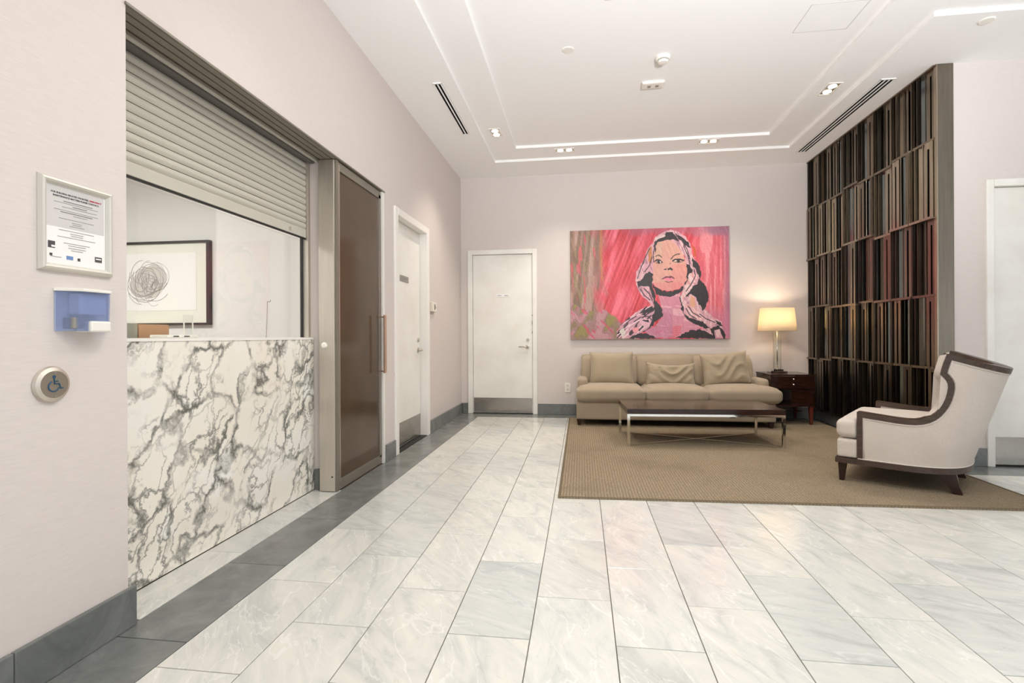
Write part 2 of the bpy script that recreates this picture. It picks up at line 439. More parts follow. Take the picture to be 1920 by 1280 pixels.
# walls behind the viewpoint (with the lobby glazing)
we = MB()
we.box(T, -1.5, -3.2, -3.0, 0, ZC+.1); we.box(-1.5, 4.7, -3.2, -3.0, 3.1, ZC+.1); we.box(-1.5, 4.7, -3.2, -3.0, 0, 0.35); we.box(4.7, 7.1, -3.2, -3.0, 0, ZC+.1)
tag(we.obj('wall_rear', 'wallpaper'), 'lobby wall behind the viewpoint with a wide window opening', 'wall', kind='structure')
ws = MB()
ws.box(7.0, 7.1, -3.0, -2.2, 0, ZC+.1); ws.box(7.0, 7.1, -2.2, 2.8, 2.95, ZC+.1); ws.box(7.0, 7.1, -2.2, 2.8, 0, 0.45); ws.box(7.0, 7.1, 2.8, YR, 0, ZC+.1)
tag(ws.obj('wall_side', 'wallpaper'), 'far right wall of the lobby with a window opening', 'wall', kind='structure')
def window(name, lab, n, fn):
    r = thing(name, lab, 'window', kind='structure')
    for k in range(n+1): fn(k).obj('mullion', 'white_enamel', r)
    return r
window('window_1', 'wide lobby window behind the viewpoint with upright mullions', 4, lambda k: MB().box(-1.5+k*1.53, -1.44+k*1.53, -3.17, -3.05, .35, 3.1))
window('window_2', 'window in the far right lobby wall with upright mullions', 3, lambda k: MB().box(7.01, 7.08, -2.2+k*1.64, -2.14+k*1.64, .45, 2.95))

# ---- ceiling with two-step tray
cl = MB(); Z1, Z2 = ZC+.03, ZC+.062; TP = ZC+.16
OX0, OX1, OY = -1.085, 2.46, 6.48; IX0, IX1, IY = -0.768, 2.11, 6.11; OYR = 3.955
cl.box(T, OX0, -3.2, YB+.2, ZC, TP)
cl.box(OX0, 7.1, OY, YB+.2, ZC, TP)
cl.box(OX1, 7.1, OYR, OY, ZC, TP)
cl.box(OX0, IX0, -3.2, OY, Z1, TP); cl.box(IX0, OX1, IY, OY, Z1, TP); cl.box(IX1, OX1, -3.2, IY, Z1, TP)
cl.box(OX1, 7.1, -3.2, OYR, Z1, TP)
cl.box(IX0, IX1, -3.2, IY, Z2, TP)
tag(cl.obj('ceiling', 'ceiling_paint'), 'white ceiling with a shallow two-step rectangular tray', 'ceiling', kind='structure')
# ceiling access panel seam
ap = thing('access_panel', 'flush square access panel in the ceiling tray near the metal screen', 'panel')
c0, c1 = (1.60, 3.80), (1.97, 4.13)
MB().box(c0[0], c1[0], c0[1], c1[1], Z2-.001, Z2).obj('cover', 'ceiling_paint', ap)
m = MB()
for a in ((c0[0]-.006, c0[0]-.001, c0[1]-.006, c1[1]+.006), (c1[0]+.001, c1[0]+.006, c0[1]-.006, c1[1]+.006), (c0[0], c1[0], c0[1]-.006, c0[1]-.001), (c0[0], c1[0], c1[1]+.001, c1[1]+.006)):
    m.box(*a, Z2-.0015, Z2)
m.obj('rim', 'grey_print', ap)

# ---- floor: grout bed + individual tiles
fl = MB().box(-6.2, 7.2, -3.2, YB+.3, -0.12, -0.011)
floor = tag(fl.obj('floor', 'grout'), 'polished marble tile floor with slate grey border strips', 'floor', kind='structure')
CW, CL, X0 = 0.3005, 0.61, 0.114
XB = X0-5*CW
RUG = [(-0.16, 3.41), (2.70, 3.50), (2.90, 3.507), (2.90, 6.765), (-0.165, 6.765)]
tile_cache = {}
def tile(x0, x1, y0, y1, mat, g=0.0018, loose=1):
    if x1-x0 < .02 or y1-y0 < .02: return
    w_, l_ = round(x1-x0-2*g, 4), round(y1-y0-2*g, 4)
    key = (w_, l_, mat)
    if key not in tile_cache:
        mb = MB(); b_ = .0012
        mb.frustum((0, 0, -.012), (w_, l_), (0, 0, -b_), (w_, l_))
        mb.v = mb.v[:8]
        mb2 = MB().frustum((0, 0, -b_), (w_, l_), (0, 0, 0), (w_-2*b_, l_-2*b_))
        mb.f = [f for i, f in enumerate(mb.f) if i != 1]
        n = len(mb.v); mb.v += mb2.v; mb.f += [tuple(i+n for i in f) for j, f in enumerate(mb2.f) if j != 0]
        me = mb.mesh('tile'); me.materials.append(MATS[mat]); tile_cache[key] = me
    o = bpy.data.objects.new('tile', tile_cache[key]); COL.objects.link(o)
    o.parent = floor; o.location = ((x0+x1)/2, (y0+y1)/2, 0)
    if random.random() < .5: o.rotation_euler = (0, 0, PI)
far_x = 5.0
YSTR = 6.77
for k in range(-5, 17):
    x0 = X0+k*CW; x1 = x0+CW
    st = (1.81 if k % 2 == 0 else 2.115) - CL*3
    y = st
    while y < YSTR:
        y1 = min(y+CL, YSTR)
        if y1 < .56: y += CL; continue
        ok = True
        if x1 > 2.92: y1 = min(y1, 4.365)
        if y >= y1: break
        if x0 > -.17 and x1 < 2.9 and y > 3.52: ok = False            # fully under the rug
        if x0 > 2.6 and y1 < 2.2: ok = False
        if ok: tile(x0, x1, max(y, .55), y1, 'floor_marble')
        y += CL
y = 1.64-CL*2
while y < YSTR:
    tile(XL, XB, max(y, .55), min(y+CL, YSTR), 'slate'); y += CL
x = XL
while x < 2.97:
    tile(x, min(x+CL, 2.975), YSTR, YB, 'slate'); x += CL
tile(2.90, 2.975, 4.365, YR, 'slate')
x = 2.975
while x < 5.2:
    tile(x, x+CL, 4.365, YR, 'slate'); x += CL
y = 1.75
while y < 3.40:
    tile(-1.88, XL, max(1.70, y), min(y+CL, 3.41), 'floor_marble'); y += CL
tile(-1.90, XL, 4.53, 5.43, 'slate')
# the rest of the lobby floor outside the picture, as larger plain slabs
for (a, b, c, d) in ((XL, 7.0, -3.0, .55), (2.6, 7.0, .55, 2.2), (5.2, 7.0, 2.2, 4.66)):
    o = MB().box(a+.002, b, c, d-.002, -.012, -.0005).obj('tile', 'floor_marble', floor)

# ---- baseboards made of slate tiles
def bb_tiles(name, lab, runs, kind='structure'):
    r = thing(name, lab, 'baseboard', kind=kind)
    for (x0, x1, y0, y1, ax) in runs:
        a, e = (x0, x1) if ax == 'x' else (y0, y1)
        while a < e-.005:
            b = min(a+.6, e)
            if ax == 'x': MB().box(a+.001, b-.001, y0, y1, 0, .148).obj('tile', 'slate', r, bevel=.004)
            else: MB().box(x0, x1, a+.001, b-.001, 0, .148).obj('tile', 'slate', r, bevel=.004)
            a = b
    return r
bb_tiles('baseboard_left', 'slate grey tile baseboard along the left wall', [(XL, XL+.018, -.5, 1.722, 'y'), (XL, XL+.016, 4.228, 4.45, 'y'), (XL, XL+.016, 5.505, YB, 'y'), (-1.875, -1.825, 3.395, 3.41, 'x')])
bb_tiles('baseboard_back', 'slate grey tile baseboard along the far wall', [(XL+.018, -1.585, YB-.016, YB, 'x'), (-.60, XS-.03, YB-.016, YB, 'x')])
bb_tiles('baseboard_right', 'slate grey tile baseboard under the metal screen and beside the right door', [(XS-.035, XS, YR+.02, YB-.02, 'y'), (3.04, 3.268, YR-.016, YR, 'x'), (4.31, 6.9, YR-.016, YR, 'x')])

# ---- doors
def lever(parent, mat, org, side, out):
    # org on leaf face, side = unit dir of the lever, out = outward dir
    o, s_, u = Vector(org), Vector(side), Vector(out)
    ax = 'y' if abs(u.y) > .5 else 'x'
    sg = u.y if ax == 'y' else u.x
    MB().lathe([(0.001, 0), (.028, 0), (.028, .008*sg), (.012, .012*sg), (.011, .05*sg), (.001, .05*sg)], org, ax, 20).obj('rosette', mat, parent, smooth=False)
    MB().tube([o+u*.045-s_*.008, o+u*.052+s_*.02, o+u*.052+s_*.12], [.010, .010, .007], 10).obj('lever', mat, parent, smooth=True)
# door 1: far wall
d = thing('door_1', 'white door with steel kick plate in the far wall left of the sofa', 'door', kind='structure')
fr = MB(); F0, F1, L0, L1 = -1.582, -0.605, -1.515, -0.668
fr.box(F0, L0, YB-.022, YB+.09, 0, 2.29); fr.box(L1, F1, YB-.022, YB+.09, 0, 2.29); fr.box(L0, L1, YB-.022, YB+.09, 2.225, 2.29)
fr.obj('door_frame', 'white_enamel', d, bevel=.006)
MB().box(L0+.004, L1-.004, YB+.012, YB+.055, .012, 2.221).obj('door_leaf', 'white_enamel', d, bevel=.002)
MB().box(L0+.012, L1-.012, YB+.006, YB+.012, .02, .222).obj('kick_plate', 'kick_steel', d)
MB().box(L0, L1, YB+.0, YB+.09, 0, .009).obj('threshold', 'black_rubber', d)
h = MB().cbox((-.742, YB+.012, .95), (.001, .001, .001)).obj('handle', 'satin_nickel', d)
lever(h, 'satin_nickel', (-.742, YB+.012, .935), (-1, 0, 0), (0, -1, 0))
MB().lathe([(.001, 0), (.022, 0), (.020, -.014), (.001, -.014)], (-.738, YB+.012, 1.03), 'y', 20).obj('deadbolt', 'satin_nickel', d)
sg = MB().box(-1.185, -.985, YB+.007, YB+.012, 1.628, 1.672).obj('sign_plate', 'paper', d)
m = MB()
for cx, n_, h_ in ((-1.160, 5, .012), (-1.062, 5, .014)):
    for q_ in range(n_): m.box(cx+q_*.011, cx+q_*.011+.007, YB+.006, YB+.0072, 1.65-h_/2, 1.65+h_/2)
m.obj('lettering', 'mid_print', sg)
for zz, l_ in ((1.36, .02), (1.24, .05), (1.12, .03)):
    MB().box(L1-.008, L1+.002, YB-.024, YB-.021, zz, zz+l_).obj('paint_chip', 'mid_print', d)
# door 2: left wall
d = thing('door_2', 'white door with steel kick plate in the left wall, seen edge-on', 'door', kind='structure')
fr = MB()
fr.box(-1.80, XL+.018, 4.452, 4.53, 0, 2.27); fr.box(-1.80, XL+.018, 5.42, 5.50, 0, 2.27); fr.box(-1.80, XL+.018, 4.53, 5.42, 2.20, 2.27)
fr.obj('door_frame', 'worn_enamel', d, bevel=.006)
LX = -1.748
MB().box(LX-.045, LX, 4.534, 5.416, .012, 2.196).obj('door_leaf', 'white_enamel', d, bevel=.002)
MB().box(LX, LX+.004, 4.545, 5.405, .02, .245).obj('kick_plate', 'kick_steel', d)
h = MB().cbox((LX, 5.33, .95), (.001, .001, .001)).obj('handle', 'satin_nickel', d)
lever(h, 'satin_nickel', (LX, 5.335, .935), (0, -1, 0), (1, 0, 0))
MB().lathe([(.001, 0), (.022, 0), (.020, .014), (.001, .014)], (LX, 5.335, 1.045), 'x', 20).obj('deadbolt', 'satin_nickel', d)
sg = MB().box(LX, LX+.006, 4.79, 5.03, 1.625, 1.685).obj('sign_plate', 'grey_plastic', d, bevel=.002)
m = MB()
for q_ in range(9): m.box(LX+.0055, LX+.007, 4.825+q_*.019, 4.825+q_*.019+.013, 1.646, 1.664)
m.obj('lettering', 'mid_print', sg)
MB().box(-1.80, XL, 4.53, 5.42, 0, .006).obj('threshold', 'black_rubber', d)
# door 3: right wall
d = thing('door_3', 'white door with steel kick plate at the right edge beside the armchair', 'door', kind='structure')
fr = MB()
fr.box(3.268, 3.325, YR-.022, YR+.10, 0, 2.335); fr.box(4.255, 4.31, YR-.022, YR+.10, 0, 2.335); fr.box(3.325, 4.255, YR-.022, YR+.10, 2.277, 2.335)
fr.obj('door_frame', 'white_enamel', d, bevel=.006)
MB().box(3.329, 4.251, YR+.02, YR+.065, .012, 2.273).obj('door_leaf', 'white_enamel', d, bevel=.002)
MB().box(3.329, 4.25, YR+.014, YR+.02, .02, .238).obj('kick_plate', 'kick_steel', d)
MB().box(3.325, 4.255, YR, YR+.10, 0, .009).obj('threshold', 'black_rubber', d)

# ================================================================== RECEPTION OPENING
r = thing('reception_counter', 'reception counter front of white marble with heavy grey veining', 'counter', (-1.88, 1.70, 0))
MB().box(-.07, 0, 0, 1.705, .004, 1.062).obj('front_panel', 'veined_marble', r)
MB().box(-.55, .004, 0, 1.705, 1.062, 1.0765).obj('ledge', 'marble_edge', r)
# overhead sliding track
r = thing('door_track', 'brown-grey metal overhead sliding track across the reception opening', 'track', (0, 0, 0))
ZT = 2.318
xs = [(-1.680, -1.712), (-1.720, -1.757), (-1.765, -1.802), (-1.816, -1.832)]
for a, b in xs: MB().box(b, a, 1.70, 4.225, ZT, ZT+.016).obj('rail', 'track_metal', r)
MB().box(-1.857, -1.834, 1.70, 3.41, ZT-.006, ZT+.016).obj('lip', 'frame_silver', r)
MB().box(-1.86, -1.681, 1.70, 4.225, ZT+.010, ZT+.0168).obj('channel', 'dark_void', r)
MB().box(-1.6795, -1.672, 1.695, 4.23, ZT+.002, ZT+.012).obj('edge_strip', 'track_metal', r)
# sliding bronze panel with post
r = thing('sliding_panel', 'tall bronze glass sliding panel in a nickel frame at the end of the opening', 'panel', (0, 0, 0))
MB().box(-1.815, -1.700, 3.36, 3.40, .004, ZT-.003).obj('post', 'brushed_steel', r, bevel=.003)
MB().box(-1.700, -1.688, 3.37, 3.405, .004, ZT-.003).obj('stile', 'track_metal', r)
MB().box(-1.72, -1.686, 3.405, 3.418, .06, 2.29).obj('stile', 'satin_nickel', r)
MB().box(-1.715, -1.700, 3.418, 4.135, .075, 2.255).obj('glass', 'bronze_glass', r)
MB().box(-1.72, -1.690, 4.135, 4.142, .06, 2.28).obj('stile', 'satin_nickel', r)
MB().box(-1.72, -1.690, 4.142, 4.175, .06, 2.28).obj('stile', 'track_metal', r)
MB().box(-1.72, -1.690, 3.405, 4.175, .006, .075).obj('rail', 'track_metal', r)
MB().box(-1.72, -1.690, 3.405, 4.175, 2.252, 2.31).obj('rail', 'track_metal', r)
h = MB().box(-1.640, -1.628, 4.095, 4.140, .775, 1.262).obj('handle', 'copper_bar', r, bevel=.001)
for z in (.79, 1.245): MB().box(-1.69, -1.64, 4.112, 4.124, z-.006, z+.006).obj('standoff', 'copper_bar', h)
MB().lathe([(.001, 0), (.022, 0), (.020, -.008), (.012, -.012), (.001, -.012)], (-1.775, 3.36, 1.02), 'y', 24).obj('lock_button', 'white_plastic', r)
MB().lathe([(.001, 0), (.006, 0), (.006, -.002), (.001, -.002)], (-1.722, 3.36, .105), 'y', 12).obj('floor_bolt', 'black_rubber', r)
# end jamb
tag(MB().box(-1.83, XL+.001, 4.185, 4.227, 0, 2.318).obj('trim_1', 'white_enamel'), 'narrow white jamb closing the reception opening beside the bronze panel', 'trim', kind='structure')
# shutter
r = thing('roller_shutter', 'half-raised off-white roller shutter above the reception counter', 'shutter', (0, 0, 0))
SX = -1.915
p = 0.0428; z0 = 1.835
prof = []
for i in range(7):
    t = i/6; prof.append((0.0 + .009*math.sin(PI*t), t*(p-.004)))
prof = prof + [(-.006, p-.004), (-.006, 0)]
for k in range(11):
    mb = MB(); zz = z0+k*p
    mb.add([(SX+a, 1.705, zz+b) for a, b in prof]+[(SX+a, 3.36, zz+b) for a, b in prof],
           [tuple(range(8, -1, -1)), tuple(range(9, 18))]+[(i, (i+1) % 9, 9+(i+1) % 9, 9+i) for i in range(9)])
    mb.obj('slat', 'shutter_paint', r)
MB().box(SX-.008, SX-.004, 1.705, 3.36, z0, 2.33).obj('seam_strip', 'shutter_housing', r)
MB().box(SX-.008, SX+.008, 1.705, 3.36, 1.772, 1.832).obj('bottom_bar', 'shutter_paint', r, bevel=.003)
MB().box(SX-.006, SX+.006, 1.705, 3.36, 1.762, 1.771).obj('bottom_seal', 'black_rubber', r)
MB().box(-1.955, -1.865, 1.705, 3.40, z0+11*p, 2.334).obj('housing', 'shutter_housing', r)
MB().box(-1.935, -1.893, 3.362, 3.392, 1.078, z0+11*p).obj('guide_rail', 'brushed_steel', r, bevel=.002)
lk = MB().lathe([(.001, 0), (.012, 0), (.012, .004), (.001, .004)], (SX+.008, 3.16, 1.80), 'x', 16).obj('lock', 'brushed_steel', r)
# glass above the counter
r = thing('counter_glass', 'clear glass screen standing on the marble counter under the shutter', 'glass screen', (0, 0, 0))
MB().box(-1.944, -1.938, 1.705, 3.349, 1.079, 1.760).obj('pane', 'clear_glass', r)
MB().box(-1.948, -1.932, 3.350, 3.362, 1.078, 1.772).obj('gasket', 'black_rubber', r)

# ================================================================== OFFICE BEHIND
of = MB()
of.box(-6.0, T, 4.6, 4.7, 0, 2.9); of.box(-6.1, -6.0, .2, 4.6, 0, 2.9); of.box(-6.0, T, .1, .2, 0, 2.9)
of.box(-3.36, T, 4.35, 4.6, 0, 2.9)
of.box(-6.0, T, .1, 4.7, 2.8, 2.9)
tag(of.obj('wall_office', 'office_paint'), 'pale office walls seen through the reception opening', 'wall', kind='structure')
pc = thing('framed_drawing', 'large pencil drawing of a swirling round form in a black frame, office wall', 'picture', (-4.25, 4.6, 1.62))
W2, H2 = .65, .415
m = MB()
m.box(-W2, W2, -.045, 0, H2-.022, H2); m.box(-W2, W2, -.045, 0, -H2, -H2+.022); m.box(-W2, -W2+.03, -.045, 0, -H2+.022, H2-.022); m.box(W2-.03, W2, -.045, 0, -H2+.022, H2-.022)
m.obj('frame', 'frame_black', pc)
MB().box(-W2+.02, W2-.02, -.025, -.005, -H2+.015, H2-.015).obj('mount', 'mat_board', pc)
MB().box(-.44, .50, -.028, -.025, -.27, .30).obj('paper', 'paper', pc)
m = MB(); rs = random.Random(3)
for k in range(56):
    a0 = rs.uniform(0, 2*PI); da = rs.uniform(1.2, 3.6); R0 = rs.uniform(.05, .23); cx, cz = rs.uniform(-.1, .1), rs.uniform(-.08, .08)
    R0 = min(R0, .215-math.hypot(cx, cz)*.6); el = rs.uniform(.6, 1)
    pts = [(cx-.02+R0*math.cos(a0+da*t/14)*(1 if k % 2 else el), -.030, cz+.01+R0*math.sin(a0+da*t/14)*(el if k % 2 else 1)) for t in range(15)]
    m.tube(pts, rs.choice((.0008, .0014, .002)), 4)
m.obj('pencil_lines', 'pencil', pc)
m = MB()
for cx, cz, rr in ((-.09, -.03, .12), (.06, .05, .13), (.0, 0, .16)):
    m.lathe([(.001, -.0285-cx*.001), (rr, -.0285-cx*.001), (rr, -.0288-cx*.001), (.001, -.0288-cx*.001)], (cx-.02, 0, cz+.01), 'y', 28)
m.obj('pencil_wash', 'pencil_wash', pc)
b = MB().box(-2.42, -2.24, 2.335, 2.53, 1.0765, 1.148).obj('cardboard_box', 'cardboard', bevel=.003)
tag(b, 'small brown cardboard box on the counter ledge below the framed drawing', 'box')
b = MB().box(-2.42, -2.24, 2.14, 2.33, 1.0765, 1.152).obj('document_tray', 'grey_board', bevel=.003)
tag(b, 'grey tray at the left end of the counter ledge beside the brown box', 'tray')
tr_ = thing('card_terminal', 'flat white device with two dark slots on the counter ledge', 'device', (-2.05, 2.35, 1.0765))
MB().box(-.05, .05, -.10, .10, 0, .016).obj('case', 'white_plastic', tr_, bevel=.004)
for y in (-.075, -.005): MB().box(.046, .052, y+.01, y+.045, .006, .011).obj('slot', 'black_rubber', tr_)
ac = thing('acrylic_stand', 'clear acrylic upright stand with bright edges on the counter ledge', 'stand', (-2.04, 2.43, 1.0765))
MB().box(-.002, .002, -.03, .03, 0, .12).obj('sheet', 'clear_glass', ac)
for y in (-.03, .03): MB().box(-.003, .003, y-.0015, y+.0015, 0, .12).obj('edge', 'white_plastic', ac)
wh = MB().tube([(-2.1, 3.19, 1.077), (-2.1, 3.20, 1.22), (-2.1, 3.205, 1.322), (-2.1, 3.222, 1.318), (-2.1, 3.235, 1.322), (-2.1, 3.243, 1.333)], .0022, 6).obj('wire_hook', 'grey_plastic', smooth=True)
tag(wh, 'thin grey wire with a hooked tip standing behind the counter glass', 'wire')
lo = thing('office_light', 'white office ceiling light panel hidden above the shutter', 'light', (-4.0, 2.4, 2.8))
MB().box(-.6, .6, -.3, .3, -.03, 0).obj('diffuser', 'panel_glow', lo)
al = area('office_lamp', (-4.0, 2.4, 2.75), (0, 0, 0), 1.4, .8, 75, (1.0, .97, .92))

# ================================================================== CEILING FIXTURES
def downlight(name_label, x, y, z, rz, power=78):
    r = thing('recessed_downlight', name_label, 'light', (x, y, z), rz, 'twin recessed downlights in the ceiling tray')
    m = MB()
    m.box(-.12, .12, -.062, -.048, -.006, 0); m.box(-.12, .12, .048, .062, -.006, 0); m.box(-.12, -.106, -.048, .048, -.006, 0); m.box(.106, .12, -.048, .048, -.006, 0)
    m.obj('trim_frame', 'white_plastic', r)
    MB().box(-.106, .106, -.048, .048, -.003, 0).obj('reflector', 'satin_nickel', r)
    for s_ in (-.052, .052):
        MB().lathe([(.001, -.003), (.036, -.003), (.034, -.007), (.001, -.009)], (s_, 0, 0), 'z', 20).obj('lamp', 'downlight_glow', r)
    l = bpy.data.lights.new('spot', 'SPOT'); l.energy = power; l.spot_size = 1.9; l.spot_blend = .8; l.color = (1, .92, .80); l.shadow_soft_size = .06
    o = bpy.data.objects.new('bulb_light', l); COL.objects.link(o); o.parent = r; o.location = (0, 0, -.02)
    return r
downlight('twin downlight in the left tray border near the slot vent', -.93, 5.60, Z1, PI/2)
downlight('twin downlight in the far tray border, left of the two there', -.19, 6.24, Z1, 0)
downlight('twin downlight in the far tray border, above the painting', 1.475, 6.20, Z1, 0)
downlight('twin downlight in the right tray border beside the metal screen', 2.27, 5.05, Z1, PI/2)
downlight('twin downlight in the left tray border above the viewpoint', -.93, 2.3, Z1, PI/2, 25)
downlight('twin downlight in the right tray border above the viewpoint', 2.27, 1.9, Z1, PI/2, 10)
def square(lab, x, y, rz, power):
    sq = thing('square_light', lab, 'light', (x, y, Z2), rz)
    m = MB(); q = .16
    m.box(-q, q, -q, -q+.015, -.012, 0); m.box(-q, q, q-.015, q, -.012, 0); m.box(-q, -q+.015, -q+.015, q-.015, -.012, 0); m.box(q-.015, q, -q+.015, q-.015, -.012, 0)
    m.obj('frame', 'white_plastic', sq)
    m = MB(); q = .143
    m.box(-q, q, -q, -q+.006, -.0135, 0); m.box(-q, q, q-.006, q, -.0135, 0); m.box(-q, -q+.006, -q+.006, q-.006, -.0135, 0); m.box(q-.006, q, -q+.006, q-.006, -.0135, 0)
    m.obj('gap', 'grey_plastic', sq)
    MB().box(-q+.006, q-.006, -q+.006, q-.006, -.009, 0).obj('diffuser', 'panel_glow', sq)
    area('square_lamp', (x, y, Z2-.03), (0, 0, 0), .28, .28, power, (1, .965, .91))
square('bright square ceiling light cut by the top edge of the picture', .33, 3.36, -.04, 18)
square('unseen added square ceiling light above and just ahead of the viewpoint', .4, 1.0, 0, 18)  # this and the next are out of view, added for more light from above
square('unseen added square ceiling light behind the viewpoint', .4, -1.4, 0, 18)
square('square ceiling light over the right-hand side of the lobby', 5.0, 1.5, 0, 8)
def disc(name, lab, cat, x, y, z, r_, h_, mat, extra=None):
    t = MB().lathe([(.001, 0), (r_, 0), (r_, -h_*.4), (r_*.85, -h_), (.001, -h_)], (0, 0, 0), 'z', 36).obj(name, mat, smooth=False)
    t.location = (x, y, z); return tag(t, lab, cat)
sp = thing('ceiling_speaker', 'round grey ceiling speaker grille at the top edge of the picture', 'speaker', (.93, 3.42, Z2))
MB().lathe([(.001, 0), (.175, 0), (.175, -.006), (.16, -.010), (.16, -.004)], (0, 0, 0), 'z', 48).obj('rim', 'speaker_grey', sp)
MB().lathe([(.001, -.004), (.158, -.004), (.15, -.009), (.001, -.012)], (0, 0, 0), 'z', 48).obj('grille', 'speaker_grey', sp)
disc('sprinkler_cover', 'small flat white sprinkler cover left of the smoke detector', 'sprinkler', -.095, 4.12, Z2, .048, .006, 'white_plastic')
disc('sprinkler_cover', 'white sprinkler cover right of the tray above the metal screen', 'sprinkler', 2.865, 4.06, ZC, .05, .008, 'white_plastic')
sd = thing('smoke_detector', 'white round smoke detector with dark vents under the ceiling tray', 'smoke detector', (.675, 4.34, Z2))
MB().lathe([(.001, 0), (.06, 0), (.06, -.018), (.052, -.026), (.001, -.026)], n=32).obj('base', 'white_plastic', sd)
MB().lathe([(.001, -.034), (.044, -.034), (.036, -.048), (.001, -.052)], n=32).obj('cap', 'white_plastic', sd)
MB().lathe([(.001, -.025), (.040, -.025), (.040, -.035), (.001, -.035)], n=32).obj('vent', 'grey_plastic', sd)
em = thing('emergency_light', 'oval white twin-spot fitting on the ceiling beyond the smoke detector', 'light', (.655, 4.78, Z2), -.05)
MB().rbox((0, 0, -.012), (.20, .12, .024), .011, 8).obj('body', 'white_plastic', em, smooth=True)
for s_ in (-.035, .035): MB().cbox((s_, 0, -.026), (.028, .035, .006)).obj('spot', 'grey_plastic', em)
def slot_vent(lab, x0, x1, y0, y1, slots, z, fm):
    r = thing('slot_vent', lab, 'vent', ((x0+x1)/2, (y0+y1)/2, z))
    hx, hy = (x1-x0)/2, (y1-y0)/2
    MB().box(-hx, hx, -hy, hy, -.003, 0).obj('backing', 'dark_void', r)
    n = slots; bw = .012; sw = (2*hx - bw*(n+1))/n
    for k in range(n+1):
        a = -hx + k*(sw+bw); MB().box(a, a+bw, -hy, hy, -.007, 0).obj('bar', fm, r)
    for s_ in (-1, 1): MB().box(-hx, hx, s_*hy-.008, s_*hy+.008, -.007, 0).obj('end_bar', fm, r)
slot_vent('short two-slot linear vent in the ceiling near the left wall', -1.285, -1.208, 4.37, 5.51, 2, ZC, 'ceiling_paint')
slot_vent('long three-slot linear vent in the ceiling beside the metal screen', 2.60, 2.72, 4.86, 6.64, 3, ZC, 'ceiling_paint')

# ================================================================== METAL SCREEN
scr = thing('metal_screen', 'full-height wall screen of staggered bronze and steel vertical slats', 'screen', (0, 0, 0))
MB().box(2.912, 3.034, YR-.012, YR+.006, .004, ZC-.002).obj('end_column', 'screen_frame_metal', scr, bevel=.003)
MB().box(2.905, 2.914, YR-.012, YR+.02, .15, ZC-.002).obj('edge_strip', 'bronze_light', scr)
MB().box(XS-.012, XS, YR+.006, YB, .15, ZC-.002).obj('backing', 'bronze_dark', scr)
MB().box(2.892, XS, YR+.006, YB, ZC-.014, ZC-.002).obj('top_rail', 'bronze_mid', scr)
MB().box(2.93, XS, YR+.006, YB, .148, .160).obj('bottom_gap_strip', 'black_rubber', scr)  # black strip drawn in for the dark gap above the baseboard
MB().box(2.905, XS-.012, YB-.012, YB-.002, .15, ZC-.014).obj('edge_strip', 'bronze_red', scr)
rows = [(2.685, ZC-.014), (2.062, 2.672), (1.430, 2.049), (.812, 1.417), (.162, .799)]
rs = random.Random(11)
box_cache = {}
def sub(name, x0, x1, y0, y1, z0, z1, mat, par, rot=0):
    key = (round(x1-x0, 3), round(y1-y0, 3), round(z1-z0, 3), mat)
    if key not in box_cache:
        me = MB().cbox((0, 0, 0), (x1-x0, y1-y0, z1-z0)).mesh(name); me.materials.append(MATS[mat]); box_cache[key] = me
    o = bpy.data.objects.new(name, box_cache[key]); COL.objects.link(o); o.parent = par
    o.location = ((x0+x1)/2, (y0+y1)/2, (z0+z1)/2); o.rotation_euler = (0, 0, rot)
    return o
PITCH = (YB-.014-YR-.008)/8
BZ = [[ZC-.014]*8]                      # underside height of every cell, row by row
for (za, zb) in rows:
    r_, k = [], 0
    while k < 8:
        n_ = rs.choice((1, 2, 2)); dz = rs.choice((-.022, -.008, .008, .02)) if za > .2 else 0
        r_ += [za+dz]*n_; k += n_
    BZ.append(r_[:8])
